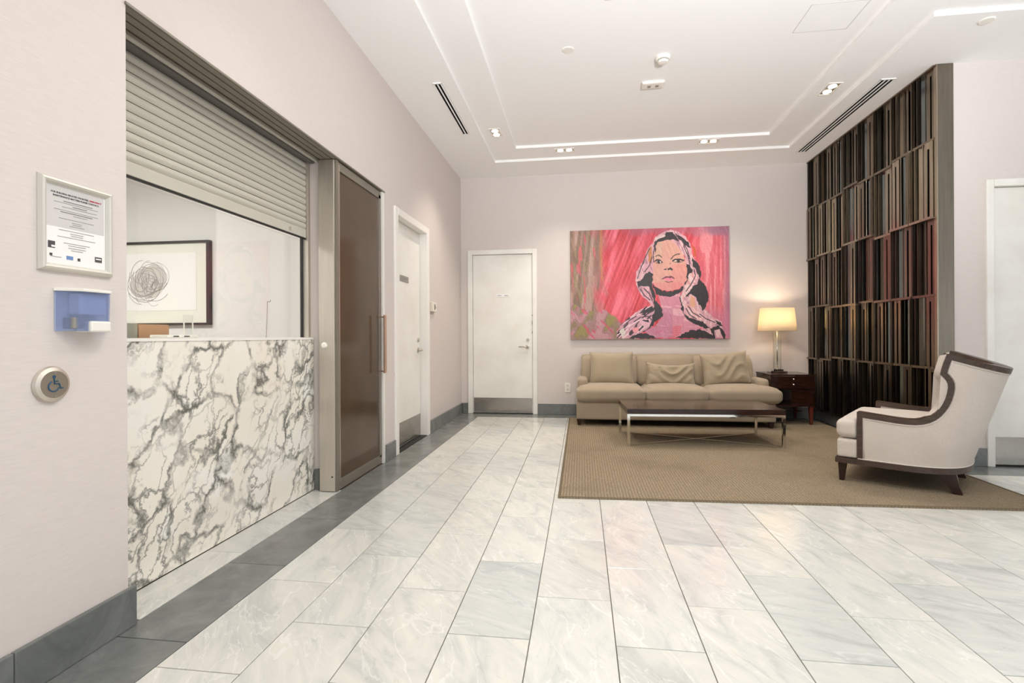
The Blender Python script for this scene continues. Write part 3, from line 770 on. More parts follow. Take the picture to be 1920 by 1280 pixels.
for ri, (za, zb) in enumerate(rows):
    for k in range(8):
        y0 = YR+.008+k*PITCH; y1 = y0+PITCH
        zl = BZ[ri+1][k]; zt = BZ[ri][k]-(.016 if ri else 0)
        dx = 0 if ri == 0 else rs.choice((-.022, -.010, 0, .008))
        f = 2.902+dx
        base_c = ['bronze_mid', 'bronze_light', 'bronze_red', 'bronze_mid', 'bronze_dark'][ri]  # row tint; darker lower row puts the weaker light into the metal colour
        def pick():
            return rs.choice((base_c, base_c, base_c, 'bronze_dark', 'steel_blue', 'bronze_light' if ri < 4 else 'bronze_mid'))
        main = rs.choice((base_c, base_c, 'bronze_mid'))
        # cell ledge = the part; its slats are sub-parts
        cell = MB().box(f+.004, XS-.012, y0+.001, y1-.001, zl-.015, zl).obj('slat_cell', rs.choice(('bronze_mid', 'bronze_red')), scr)
        MBL = sub('slat', f-.002, f+.004, y0+.004, y1-.004, zl-.015, zl+.006, main, cell)
        z0, z1 = zl, zt
        flip = (rs.random() < .2) if ri == 0 else (ri % 2 == 1) ^ (rs.random() < .3)
        def yy(a, b):
            return (y0+a*PITCH, y0+b*PITCH) if not flip else (y1-b*PITCH, y1-a*PITCH)
        t = lambda m_=.12: rs.uniform(-m_, m_)
        a, b = yy(.955, .978); sub('fin', f-.006, XS-.012, a, b, z0-.012, z1, main if ri < 4 else 'bronze_mid', cell)
        cf = f+rs.choice((.004, .014, .024)); tt = t(.10)
        a, b = yy(.05, .175); sub('slat', cf, cf+.005, a, b, z0, z1, main, cell, tt)
        a, b = yy(.255, .38); sub('slat', cf, cf+.005, a, b, z0, z1, main, cell, tt)
        a, b = yy(.175, .255); sub('slat', cf+.002, cf+.006, a, b, z1-rs.uniform(.02, .07), z1, main, cell)
        a, b = yy(.365, .38); sub('slat', cf+.006, XS-.012, a, b, z0, z1, 'bronze_dark', cell)
        a, b = yy(.05, .065); sub('slat', cf+.006, XS-.012, a, b, z0, z1, 'bronze_dark', cell)
        a, b = yy(.47, .50); sub('slat', f+.020, f+.026, a, b, z0, z1, pick(), cell, t(.3))
        a, b = yy(.56, .74); sub('slat', f+.040, f+.045, a, b, z0, z1, rs.choice(('steel_blue', 'steel_blue', 'bronze_dark', base_c)), cell, rs.choice((-.3, .25, .4)))
        a, b = yy(.83, .89); sub('slat', f+.030, f+.035, a, b, z0, z1, main, cell, t(.2))
        a, b = yy(.80, .815); sub('slat', f+.010, XS-.014, a, b, z0, z1, pick(), cell)

# ================================================================== RUG
rug = thing('rug', 'large brown ribbed rug with bound edges under the seating', 'rug')
RT = .010
MB().prism(RUG, .0005, RT, 'z').obj('pile', 'rug_pile', rug)
m = MB()
n = len(RUG); bwid = .018
cxr, cyr = 1.4, 5.1
inn = [(x+(bwid if x < cxr else -bwid), y+(bwid if y < cyr else -bwid)) for x, y in RUG]
inn[1] = (RUG[1][0], RUG[1][1]+bwid)
for i in range(n):
    j = (i+1) % n
    m.add([(*RUG[i], RT), (*RUG[j], RT), (*inn[j], RT), (*inn[i], RT), (*RUG[i], RT+.0015), (*RUG[j], RT+.0015), (*inn[j], RT+.0015), (*inn[i], RT+.0015)],
          [(0, 3, 2, 1), (4, 5, 6, 7), (0, 1, 5, 4), (1, 2, 6, 5), (2, 3, 7, 6), (3, 0, 4, 7)])
m.obj('binding', 'rug_binding', rug)
FZ = RT+.0005

# ================================================================== SOFA
sofa = thing('sofa', 'three-seat taupe fabric sofa under the painting', 'sofa', (1.065, 6.6, FZ))
def SO(x, y, z): return (x-1.065, y-6.6, z-FZ)
SX0, SX1, SF, SBk = -.062, 2.20, 6.185, 7.035
m = MB().rbox(SO((SX0+SX1)/2, (SF+SBk)/2, .185), (SX1-SX0, SBk-SF, .215), .018, 10)
m.obj('base', 'sofa_fabric', sofa, smooth=True)
for x0, x1, lab in ((-.052, .075, 0), (2.075, 2.195, 1)):
    m = MB().rbox(SO((x0+x1)/2, (6.36+7.03)/2, .425), (x1-x0, 7.03-6.36, .275), .045, 10)
    m.obj('arm', 'sofa_fabric', sofa, smooth=True)
def lean(v, p):     # back narrows and leans a little towards the wall
    v.x *= 1-.028*(p[2]+1)/2; v.y += .03*p[2]; return v
m = MB().rbox(SO((-.03+2.17)/2, 6.945, .56), (2.20, .15, .56), .035, 10, fn=lean)
m.obj('back', 'sofa_fabric', sofa, smooth=True)
xs_ = [(-.06, .745), (.745, 1.455), (1.455, 2.255)]
for i, (a, b) in enumerate(xs_):
    def sh(v, p, i=i, a=a, b=b):
        # T cushions: outer ones are cut back behind the arm fronts
        w_ = (b-a)
        if i == 0 and v.x < -w_/2+.12 and v.y > -.03: v.x = max(v.x, -w_/2+.135)
        if i == 2 and v.x > w_/2-.15 and v.y > -.03: v.x = min(v.x, w_/2-.18)
        v.z -= .012*max(0, p[0]**6)*max(0, p[2])
        return v
    m = MB().rbox(SO((a+b)/2, (6.13+6.80)/2, .385), (b-a-.004, .67, .185), .062, 16, crown=(.022, .010), fn=sh)
    m.obj('seat_cushion', 'sofa_fabric', sofa, smooth=True)
bx_ = [(.0, .705), (.705, 1.405), (1.405, 2.12)]
for i, (a, b) in enumerate(bx_):
    def sh(v, p): 
        v.y += .10*(v.z/.40) ; v.x *= 1-.012*(p[2]+1); v.z += .012*math.sin(p[0]*3)*max(0, p[2]); return v
    m = MB().rbox(SO((a+b)/2, 6.80, .635), (b-a-.008, .17, .39), .06, 14, crown=(.006, .018), fn=sh)
    m.obj('back_cushion', 'sofa_fabric', sofa, smooth=True)
for x in (-.03, 2.15):
    for y in (6.22, 6.98):
        MB().frustum(SO(x, y, FZ), (.035, .035), SO(x, y, .082), (.06, .06)).obj('foot', 'leg_wood', sofa, bevel=.002)

def pillow(name, lab, c, w_, h_, t_, rot, mat='pillow_fabric', wr=0.0, seed=1, sag=0):
    N = 26; vs = []; fs = []
    rr = random.Random(seed)
    ph = [rr.uniform(0, 6) for _ in range(6)]
    for side in (-1, 1):
        for i in range(N+1):
            for j in range(N+1):
                u = i/N*2-1; v = j/N*2-1
                e = max(0, (1-u**4)*(1-v**4))
                th = t_/2*e**.5
                x = w_/2*u*(1-.07*(1-v*v)); z = h_/2*v*(1-.07*(1-u*u))
                z -= sag*(1-u*u)*max(0, v)
                y = side*th
                if side < 0 and wr:
                    cr = math.sin(9*z/h_+3*math.sin(3*u+ph[0])+ph[1])
                    y -= -wr*t_*e*(abs(cr)**.35-.75)
                    y += wr*.35*t_*e*math.sin(14*u+9*v+ph[2])*max(0, -u)
                vs.append((x, y, z))
    M1 = (N+1)**2
    for s_ in (0, 1):
        for i in range(N):
            for j in range(N):
                q = (i*(N+1)+j, (i+1)*(N+1)+j, (i+1)*(N+1)+j+1, i*(N+1)+j+1)
                q = tuple(a+s_*M1 for a in q); fs.append(q if s_ == 0 else q[::-1])
    me = bpy.data.meshes.new(name); me.from_pydata(vs, [], fs)
    bm = bmesh.new(); bm.from_mesh(me); bmesh.ops.remove_doubles(bm, verts=bm.verts, dist=1e-5); bmesh.ops.recalc_face_normals(bm, faces=bm.faces)
    bm.to_mesh(me); bm.free(); me.polygons.foreach_set('use_smooth', [True]*len(me.polygons))
    o = link(name, me, mat, None, c); o.rotation_euler = rot
    return tag(o, lab, 'pillow')
pillow('pillow', 'square taupe pillow at the left end of the sofa', (.375, 6.575, .67), .55, .42, .16, (-.22, 0, 0), seed=2)
pillow('pillow', 'low rumpled taupe pillow in the middle of the sofa', (1.09, 6.555, .605), .60, .29, .15, (-.20, .02, 0), wr=.35, seed=4, sag=.03)
pillow('pillow', 'creased taupe pillow with a raised corner at the right end of the sofa', (1.74, 6.565, .67), .56, .41, .17, (-.22, -.09, 0), wr=.22, seed=9)

# ================================================================== PAINTING
def inpoly(px, py, poly):
    ins = np.zeros(px.shape, bool); n = len(poly); j = n-1
    for i in range(n):
        xi, yi = poly[i]; xj, yj = poly[j]
        c = ((yi > py) != (yj > py)) & (px < (xj-xi)*(py-yi)/((yj-yi)+1e-9)+xi)
        ins ^= c; j = i
    return ins
def painting():
    NX, NY = 380, 262
    rg = np.random.RandomState(5)
    def vnoise(sx, sy, ang=0, seed=0, amp=1.0):
        r2 = np.random.RandomState(seed); g = r2.rand(80, 80)
        ca, sa = math.cos(ang), math.sin(ang)
        X_, Y_ = (PX*ca+PY*sa)/sx, (-PX*sa+PY*ca)/sy
        xi = np.floor(X_).astype(int); yi = np.floor(Y_).astype(int); fx = X_-xi; fy = Y_-yi
        fx = fx*fx*(3-2*fx); fy = fy*fy*(3-2*fy)
        gg = lambda a, b: g[a % 80, b % 80]
        return ((gg(xi, yi)*(1-fx)+gg(xi+1, yi)*fx)*(1-fy)+(gg(xi, yi+1)*(1-fx)+gg(xi+1, yi+1)*fx)*fy-.5)*2*amp
    # picture space: 97..1570 across, 0..1 down (v)
    us = (np.arange(NX)+.5)/NX; vs = (np.arange(NY)+.5)/NY
    U, V = np.meshgrid(us, vs)                      # row 0 = top
    PX = 97+U*1473; top = 160-40*U; PY = top+V*(1160-top)
    def C(r, g, b): return np.array([r, g, b], float)
    img = np.zeros((NY, NX, 3)); img[:] = C(214, 74, 88)
    st = vnoise(160, 14, 1.95, 1); st2 = vnoise(300, 26, 1.9, 2)
    img += (st[..., None]*C(20, 26, 26)+st2[..., None]*C(14, 26, 30))
    def blend(mask, col, a=1.0):
        m_ = (mask.astype(float)*a)[..., None]; img[:] = img*(1-m_)+np.asarray(col)*m_
    sm = lambda x, a, b: np.clip((x-a)/(b-a), 0, 1)
    # left side: olive, mauve and rust strokes
    wv_ = vnoise(120, 60, 1.3, 3)*60
    blend(1-sm(PX+wv_, 300, 430), C(150, 118, 104))
    k = 1-sm(PX+wv_, 300, 430)
    n1 = vnoise(26, 200, 0.12, 4); n2 = vnoise(14, 130, -.1, 5)
    blend(k*(n1 > .25), C(186, 150, 140), .7); blend(k*(n1 < -.35), C(120, 96, 78), .7)
    blend(k*(n2 > .55), C(206, 92, 100), .75); blend(k*(n2 < -.6), C(146, 128, 92), .7)
    blend((abs(PX-395-vnoise(90, 90, 0, 6)*14) < 12) & (PY < 620), C(190, 120, 70), .7)
    # bottom left mauve / olive mound
    mx_ = np.interp(PX, [97, 200, 330, 430, 520, 570, 1600], [800, 870, 905, 900, 940, 1010, 2000]); mound = PY > mx_+vnoise(50, 40, .3, 7)*18
    blend(mound, C(160, 124, 122), .9); nm = vnoise(40, 70, .6, 8)
    blend(mound & (nm > .3), C(190, 140, 148), .8); blend(mound & (nm < -.3), C(134, 118, 84), .8)
    blend(mound & (nm < -.62), C(150, 140, 70), .6); blend(mound & (vnoise(20, 90, -.8, 9) > .6), C(205, 80, 105), .7)
    # right side: pink vertical drips
    k = sm(PX, 1230, 1330); d1 = vnoise(18, 260, 0, 10); d2 = vnoise(36, 400, 0, 11)
    blend(k, C(222, 118, 128), .8); blend(k*(d1 > .2), C(234, 152, 158), .7); blend(k*(d1 < -.4), C(206, 84, 100), .7)
    blend(sm(PX+d2*30, 1480, 1570), C(158, 104, 128), .8); blend(sm(PX, 1330, 1420)*(1-sm(PY+d2*25, 165, 215)), C(140, 116, 140), .8)
    blend(sm(PX, 1250, 1400)*sm(PY, 840, 960), C(196, 120, 150), .6)
    blend((1-sm(PY+vnoise(80, 40, 0, 12)*25, 170, 215))*sm(PX, 560, 700), C(170, 108, 128), .55)
    bg = img.copy()
    jx, jy = vnoise(22, 22, .4, 20)*5, vnoise(22, 22, 1.1, 21)*5
    def P(poly, col, a=1.0, j=1.0, st=None):
        msk = inpoly(PX+jx*j, PY+jy*j, poly)
        if st is not None: msk = msk & st
        blend(msk, C(*col), a); return msk
    HAIR = (214, 160, 170); HL = (232, 196, 196); BK = (44, 34, 36); SKIN = (216, 158, 142)
    # hair masses
    hair = [(880, 270), (900, 215), (960, 178), (1040, 150), (1110, 170), (1180, 215), (1225, 300), (1240, 400), (1290, 465), (1318, 560), (1305, 620), (1370, 700), (1385, 790), (1350, 890), (1420, 960), (1500, 1000), (1535, 1150), (1380, 1150), (1260, 1040), (1150, 950), (1125, 800), (1150, 700), (1190, 560), (1180, 420), (1100, 300), (960, 250), (900, 300), (885, 560), (872, 680), (892, 780), (878, 860), (820, 800), (780, 775), (735, 690), (712, 620), (722, 540), (765, 470), (800, 410), (835, 320)]
    hm = P(hair, HAIR)
    s1 = vnoise(11, 90, .25, 22); s2 = vnoise(9, 70, -.35, 23)
    blend(hm & (s1 > .25), C(*HL), .7); blend(hm & (s2 < -.45), C(150, 100, 120), .6)
    sh = [(540, 1090), (575, 1030), (640, 970), (700, 925), (800, 870), (878, 840), (900, 900), (900, 1000), (850, 1060), (800, 1090), (720, 1115), (650, 1155), (538, 1155)]
    hm2 = P(sh, (204, 150, 165)); blend(hm2 & (vnoise(10, 60, 1.0, 24) > .2), C(236, 206, 212), .8); blend(hm2 & (vnoise(12, 70, .8, 25) < -.25), C(*BK), .9)
    # neck and chest
    nk = [(925, 750), (1040, 765), (1130, 735), (1145, 880), (1165, 960), (1260, 1030), (1360, 1075), (1250, 1090), (1150, 1120), (1090, 1155), (905, 1155), (820, 1110), (800, 1085), (900, 1040), (960, 950), (950, 850)]
    nm_ = P(nk, (212, 138, 156)); blend(nm_ & (vnoise(120, 14, .1, 26) > .35), C(232, 178, 188), .7); blend(nm_ & (PY > 1040) & (vnoise(80, 20, -.3, 27) > .2), C(216, 96, 112), .6)
    blend(nm_ & (PY > 880) & (PX < 1060), C(178, 110, 140), .45)
    # face
    face = [(893, 300), (905, 262), (960, 248), (1050, 250), (1105, 300), (1150, 370), (1180, 450), (1192, 540), (1188, 620), (1160, 668), (1100, 702), (1030, 716), (965, 710), (915, 690), (880, 650), (872, 590), (882, 480), (890, 380)]
    fm = P(face, SKIN, 1, .4); blend(fm & (PX > 1050) & (PY > 470), C(222, 140, 132), .6); blend(fm & (PY > 640), C(224, 132, 134), .6)
    blend(fm & (PX < 960) & (PY < 420), C(206, 168, 146), .6)
    # black shapes
    for poly in (
        [(955, 215), (1000, 180), (1060, 178), (1090, 205), (1115, 262), (1060, 240), (1000, 248), (930, 262), (902, 300), (900, 380), (884, 300), (895, 262)],
        [(1085, 185), (1140, 215), (1195, 262), (1228, 320), (1196, 318), (1150, 268), (1110, 235)],
        [(880, 565), (870, 650), (878, 700), (898, 745), (890, 800), (925, 830), (960, 890), (965, 950), (918, 985), (870, 1035), (835, 1058), (868, 985), (885, 900), (880, 800), (858, 720), (842, 672), (790, 672), (742, 680), (725, 630), (780, 600), (808, 552), (850, 540)],
        [(870, 650), (912, 692), (965, 714), (1040, 720), (1110, 702), (1165, 668), (1150, 715), (1120, 745), (1040, 768), (960, 760), (905, 745)],
        [(1180, 468), (1225, 480), (1240, 545), (1222, 612), (1190, 655), (1165, 668), (1192, 600)],
        [(1228, 405), (1262, 430), (1298, 480), (1318, 560), (1306, 618), (1285, 560), (1255, 500), (1235, 470)],
        [(1300, 600), (1350, 660), (1383, 740), (1380, 810), (1350, 880), (1330, 900), (1290, 820), (1268, 780), (1225, 748), (1180, 775), (1190, 730), (1240, 680), (1278, 650)],
        [(1125, 770), (1140, 745), (1145, 830), (1160, 900), (1150, 930), (1130, 850)],
        [(1150, 925), (1200, 955), (1262, 985), (1335, 1005), (1400, 1062), (1338, 1062), (1262, 1030), (1190, 985)],
        [(720, 1112), (790, 1104), (860, 1125), (915, 1155), (640, 1157), (680, 1130)],
        [(1085, 1157), (1140, 1115), (1220, 1082), (1310, 1072), (1380, 1100), (1432, 1157)],
        [(1440, 985), (1490, 1005), (1512, 1050), (1462, 1042), (1400, 1062), (1415, 1120), (1405, 1157), (1440, 1157), (1440, 1085), (1480, 1075), (1515, 1157), (1532, 1157), (1525, 1100), (1480, 1050)],
        [(760, 940), (800, 900), (868, 855), (885, 880), (840, 905), (800, 935)],
        [(770, 480), (800, 430), (790, 470), (765, 500)],
    ): P(poly, BK, 1, 1.6)
    # hair highlights over the black
    for poly in ([(1210, 560), (1262, 540), (1282, 600), (1240, 680), (1180, 760), (1140, 830), (1130, 770), (1170, 700)], [(1165, 850), (1225, 830), (1280, 900), (1340, 960), (1300, 990), (1220, 940)]):
        mm = P(poly, HL); blend(mm & (vnoise(9, 60, -.6, 30) < -.1), C(214, 140, 140), .7)
    P([(1225, 760), (1262, 790), (1270, 850), (1235, 870), (1215, 820)], (220, 160, 130))
    P([(1235, 290), (1262, 310), (1275, 400), (1250, 395)], (200, 84, 40))
    P([(838, 330), (862, 300), (872, 420), (850, 470), (834, 440)], (196, 122, 76))
    P([(900, 225), (985, 195), (990, 215), (905, 245)], (226, 200, 196))
    P([(740, 980), (800, 965), (850, 990), (855, 1030), (800, 1050), (760, 1020)], (226, 176, 190)); P([(765, 985), (830, 985), (845, 1010), (800, 1000)], BK)
    P([(560, 1090), (600, 1050), (620, 1100), (590, 1150)], (216, 206, 196))
    P([(680, 1060), (740, 1050), (745, 1090), (700, 1105)], (232, 150, 160))
    # features
    def stroke(pts, w_, col):
        for (x0, y0), (x1, y1) in zip(pts[:-1], pts[1:]):
            dx, dy = x1-x0, y1-y0; t = np.clip(((PX-x0)*dx+(PY-y0)*dy)/(dx*dx+dy*dy), 0, 1)
            dd = np.hypot(PX-x0-t*dx, PY-y0-t*dy); blend(dd < w_, C(*col))
    stroke([(905, 398), (920, 388), (940, 390), (958, 404)], 4.5, (90, 60, 56)); stroke([(1045, 422), (1065, 396), (1092, 380), (1124, 376)], 5, (90, 60, 56))
    stroke([(900, 440), (918, 428), (940, 432), (962, 452)], 7, BK); stroke([(905, 455), (930, 462), (955, 458)], 3, BK); P([(915, 440), (935, 436), (945, 455), (925, 460)], BK, 1, .2)
    P([(943, 440), (955, 447), (950, 456), (943, 455)], (230, 214, 200), 1, .1)
    stroke([(1060, 440), (1082, 426), (1120, 424), (1160, 436)], 7, BK); stroke([(1070, 448), (1110, 454), (1150, 446)], 3, BK); P([(1095, 428), (1122, 428), (1124, 450), (1100, 452)], BK, 1, .2)
    P([(1072, 438), (1092, 434), (1092, 447), (1078, 447)], (230, 214, 200), 1, .1)
    stroke([(980, 520), (1000, 516)], 5, BK); P([(1010, 512), (1040, 498), (1060, 515), (1056, 530), (1036, 520), (1018, 526)], BK, 1, .2); stroke([(1038, 455), (1036, 470)], 3, (120, 60, 60))
    P([(958, 606), (985, 586), (1008, 579), (1022, 584), (1040, 576), (1062, 586), (1080, 604), (1055, 597), (1020, 600), (985, 599)], (120, 60, 70), 1, .2); stroke([(962, 606), (1000, 602), (1022, 605), (1050, 601), (1076, 604)], 3, BK)
    P([(968, 606), (1000, 597), (1050, 600), (1074, 604), (1050, 622), (1005, 624)], (236, 130, 156), 1, .2)
    stroke([(990, 630), (1020, 636), (1058, 630)], 4, (110, 60, 64))
    stroke([(890, 800), (900, 900)], 4, BK)
    for pts in ([(850, 320), (800, 420), (760, 520), (735, 600)], [(870, 400), (846, 480), (800, 540)], [(760, 700), (800, 760), (850, 800)], [(790, 690), (840, 740), (868, 800)],
                [(1130, 230), (1190, 330), (1215, 420)], [(1160, 300), (1200, 400), (1215, 470)], [(1255, 520), (1265, 580), (1230, 650), (1180, 720)], [(1200, 860), (1240, 920), (1310, 960)],
                [(1180, 880), (1215, 940), (1270, 975)], [(1300, 930), (1360, 975), (1440, 1010)], [(900, 290), (880, 380), (886, 450)], [(600, 1040), (660, 985), (720, 950)], [(700, 1000), (760, 960), (830, 950), (870, 990), (850, 1030)]):
        stroke(pts, 4.5, (70, 48, 60))
    tex = vnoise(6, 6, 0, 40)+vnoise(60, 7, 1.2, 41)
    img = np.clip(img+tex[..., None]*7, 0, 255)/255.0
    lin = np.where(img > .04045, ((img+.055)/1.055)**2.4, img/12.92)
    x0, x1, z0, z1 = -.146, 1.925, 1.036, 2.512
    W_, H_ = x1-x0, z1-z0
    root = thing('painting', 'large pop-style painting of a blonde woman on red and pink strokes above the sofa', 'painting', ((x0+x1)/2, YB, (z0+z1)/2))
    gx = np.linspace(-W_/2, W_/2, NX+1); gz = np.linspace(H_/2, -H_/2, NY+1)
    vv = [(float(a), -.0405, float(c)) for c in gz for a in gx]
    ff = [(j*(NX+1)+i, (j+1)*(NX+1)+i, (j+1)*(NX+1)+i+1, j*(NX+1)+i+1) for j in range(NY) for i in range(NX)]
    me = bpy.data.meshes.new('canvas'); me.from_pydata(vv, [], ff)
    ca = me.color_attributes.new('paint', 'FLOAT_COLOR', 'CORNER')
    cc = np.ones((NY*NX, 4, 4)); cc[:, :, :3] = lin.reshape(-1, 1, 3)
    ca.data.foreach_set('color', cc.reshape(-1))
    link('canvas_print', me, 'painted_canvas', root)
    MB().box(-W_/2, W_/2, -.04, -.004, -H_/2, H_/2).obj('stretcher', 'canvas_edge', root)
painting()

# ================================================================== COFFEE TABLE
RZ = .045
ct = thing('coffee_table', 'low rectangular coffee table with dark glossy top and chrome frame', 'table', (1.155, 5.455, FZ), RZ)
L2, D2 = .735, .36; TZ = .362
MB().box(-L2, L2, -D2, D2, TZ-.05, TZ).obj('tabletop', 'espresso_wood', ct, bevel=.002)
bw = .026
m = MB()
m.box(-L2, L2, -D2, -D2+bw, TZ-.072, TZ-.0505); m.box(-L2, L2, D2-bw, D2, TZ-.072, TZ-.0505)
m.box(-L2, -L2+bw, -D2+bw, D2-bw, TZ-.072, TZ-.0505); m.box(L2-bw, L2, -D2+bw, D2-bw, TZ-.072, TZ-.0505)
m.obj('top_frame', 'chrome', ct)
for a in (-1, 1):
    for b in (-1, 1):
        x = a*(L2-bw/2); y = b*(D2-bw/2)
        MB().cbox((x, y, (TZ-.072)/2), (bw, bw, TZ-.072)).obj('leg', 'chrome', ct)
ang = math.atan2(2*D2-bw, 2*L2-bw); LL = math.hypot(2*D2-bw, 2*L2-bw)/2
for i, a in enumerate((ang, -ang)):
    M_ = Matrix.Rotation(a, 4, 'Z')
    MB().box(-LL, LL, -.013, .013, .001+i*.0005, .013+i*.0005, M_).obj('stretcher', 'chrome', ct)
MB().cbox((.26, -D2+.03, TZ-.078), (.05, .02, .012)).obj('clip', 'leg_wood', ct)

# ================================================================== SIDE TABLE + LAMP
st = thing('side_table', 'dark wood side table with drawer and open niche at the right of the sofa', 'table', (2.485, 6.77, FZ))
def b_(x0, x1, y0, y1, z0, z1): return MB().box(x0-2.485, x1-2.485, y0-6.77, y1-6.77, z0-FZ, z1-FZ)
x0, x1, y0, y1 = 2.245, 2.735, 6.49, 7.0
b_(x0-.008, x1+.008, y0-.01, y1, .592, .61).obj('top', 'espresso_wood', st, bevel=.002)
b_(x0, x0+.02, y0, y1, .425, .592).obj('side_panel', 'espresso_wood', st); b_(x1-.02, x1, y0, y1, .245, .592).obj('side_panel', 'espresso_wood', st)
b_(x0, x1, y0, y1, .225, .245).obj('bottom', 'espresso_wood', st)
b_(x0+.02, x1-.02, y0+.02, y1, .425, .44).obj('shelf', 'espresso_wood', st)
dr = b_(x0+.018, x1-.018, y0-.004, y0+.016, .44, .588).obj('drawer', 'espresso_wood', st, bevel=.002)
for z in (.555, .49):
    MB().lathe([(.001, 0), (.009, 0), (.010, -.012), (.001, -.016)], (2.50-2.485, y0-.004-6.77, z-FZ), 'y', 14).obj('knob', 'chrome', dr)
b_(2.49, x1-.018, y0, y0+.016, .245, .425).obj('door', 'espresso_wood', st)
b_(2.478, 2.492, y0+.0, y1, .245, .425).obj('divider', 'espresso_wood', st)
for x in (x0+.03, x1-.03):
    for y in (y0+.03, y1-.03):
        MB().frustum((x-2.485, y-6.77, 0), (.024, .024), (x-2.485, y-6.77, .225-FZ), (.048, .048)).obj('leg', 'red_leg_wood', st, bevel=.002)
b_(x0+.03, x1-.03, 6.75, 6.79, .135, .15).obj('stretcher', 'espresso_wood', st)
lp = thing('table_lamp', 'chrome stem table lamp with cream drum shade on the side table', 'lamp', (2.425, 6.79, .6105))
MB().cbox((0, 0, .012), (.20, .12, .022)).obj('base', 'chrome', lp, bevel=.003)
MB().cbox((.0, 0, .034), (.12, .09, .020)).obj('plinth', 'chrome', lp, bevel=.003)
MB().tube([(0, 0, .044), (0, 0, .55)], .0085, 14).obj('stem', 'chrome', lp, smooth=True)
MB().lathe([(.046, .044), (.046, .50), (.044, .50), (.044, .044)], n=32).obj('glass_sleeve', 'clear_glass', lp, smooth=True)
m = MB(); N = 56
def oval(a, w_, d_, n_=2.8):
    c, s_ = math.cos(a), math.sin(a)
    return (math.copysign(abs(c)**(2/n_), c)*w_, math.copysign(abs(s_)**(2/n_), s_)*d_)
rings = [(.220, .150, .522), (.220, .150, .527), (.192, .130, .80), (.192, .130, .806), (.189, .127, .806), (.217, .147, .522)]
for w_, d_, z in rings:
    for k in range(N):
        x, y = oval(2*PI*k/N, w_, d_); m.v.append((x, y, z))
for i in range(len(rings)):
    j = (i+1) % len(rings)
    for k in range(N):
        k2 = (k+1) % N; m.f.append((i*N+k, i*N+k2, j*N+k2, j*N+k))
m.obj('shade', 'shade_linen', lp, smooth=True)
MB().rbox((0, 0, .645), (.06, .06, .10), .029, 8).obj('bulb', 'bulb_glow', lp, smooth=True)
m = MB()
for a in range(3): m.tube([(0, 0, .55), (.085*math.cos(a*2.09), .085*math.sin(a*2.09), .552)], .0025, 6)
m.tube([(0, 0, .54), (0, 0, .60)], .012, 10); m.obj('socket', 'chrome', lp)
pl = bpy.data.lights.new('lamp_bulb', 'POINT'); pl.energy = 10; pl.color = (1, .82, .60); pl.shadow_soft_size = .04
o = bpy.data.objects.new('lamp_light', pl); COL.objects.link(o); o.parent = lp; o.location = (0, 0, .70)

# ================================================================== ARMCHAIR
UX, UY = -.814, .58
O = Vector((1.959, 3.969)); U = Vector((UX, UY)); Vv = Vector((.58, .814))
cc_ = O + U*(-.30) + Vv*.45
ch = thing('armchair', 'pale upholstered wing armchair with dark wood trim on the rug', 'armchair', (cc_.x, cc_.y, FZ), math.atan2(UY, UX))
HW = .45; ZB = .184
def SP(w_, z, inset=0.0, off=0.0):
    # point on the shell; w: 0 front .. 1 centre of back (near half, +y).  inset moves inwards
    ur = -.605-.30*(z-ZB) + inset*1.05 - off
    us = -.16; H = HW - inset + off
    if w_ <= .25: return Vector(((w_/.25)*us+.30, H, z-FZ))
    a = (w_-.25)/.75*PI/2; n_ = 2.7
    return Vector((us+(ur-us)*math.sin(a)**(2/n_)+.30, H*max(0, math.cos(a))**(2/n_), z-FZ))
def w_of(u, z):
    us = -.16; ur = -.605-.30*(z-ZB)
    if u >= us: return .25*u/us if u < 0 else 0.0
    t = min(1, (u-us)/(ur-us)); return .25+.75*math.asin(min(1, t**(2.7/2)))/(PI/2)
edge = [(0, ZB), (0, .30), (0, .42), (0, .521), (-.075, .513), (-.149, .506), (-.22, .499), (-.283, .496), (-.325, .497), (-.359, .504), (-.388, .516), (-.412, .533), (-.433, .555), (-.452, .583), (-.469, .616), (-.482, .652), (-.491, .69), (-.496, .725), (-.495, .752), (-.487, .775), (-.474, .795), (-.458, .813), (-.466, .855), (-.478, .90), (-.493, .947)]
E_ = [(w_of(u, z), z) for u, z in edge]
w0 = E_[-1][0]
for i in range(1, 15):
    t = i/14; w_ = w0+(1-w0)*t
    z = .947
    for _ in range(8):
        u = SP(w_, z).x-.30; z = .947-.33*max(0, (-.493-u))
    E_.append((w_, z))
NE = len(E_)
# bottom parameter of every column
sl = [0.0]
for i in range(1, NE):
    a, b = SP(*E_[i-1]), SP(*E_[i]); d_h = math.hypot(a.x-b.x, a.y-b.y)
    sl.append(sl[-1] + (0 if i <= 3 else d_h+.22*abs(a.z-b.z)))
sl = [s_/sl[-1] for s_ in sl]
def shell(inset, off, name, mat, z0=ZB, nrow=14, du=0):
    m = MB()
    idx = list(range(3, NE))
    for sgn in (1, -1):
        base = len(m.v)
        for j in idx:
            wt, zt = E_[j]
            if inset: zt -= .012
            for k in range(nrow+1):
                t = k/nrow; w_ = sl[j]*(1-t)+wt*t; z = z0*(1-t)+zt*t
                p = SP(w_, z, inset, off); m.v.append((p.x, p.y*sgn, p.z))
        for a in range(len(idx)-1):
            for k in range(nrow):
                q = (base+a*(nrow+1)+k, base+(a+1)*(nrow+1)+k, base+(a+1)*(nrow+1)+k+1, base+a*(nrow+1)+k+1)
                m.f.append(q if sgn > 0 else q[::-1])
    return m
TH = .085
mo = shell(0, 0, 'o', None); mi = shell(TH, 0, 'i', None, z0=.30)
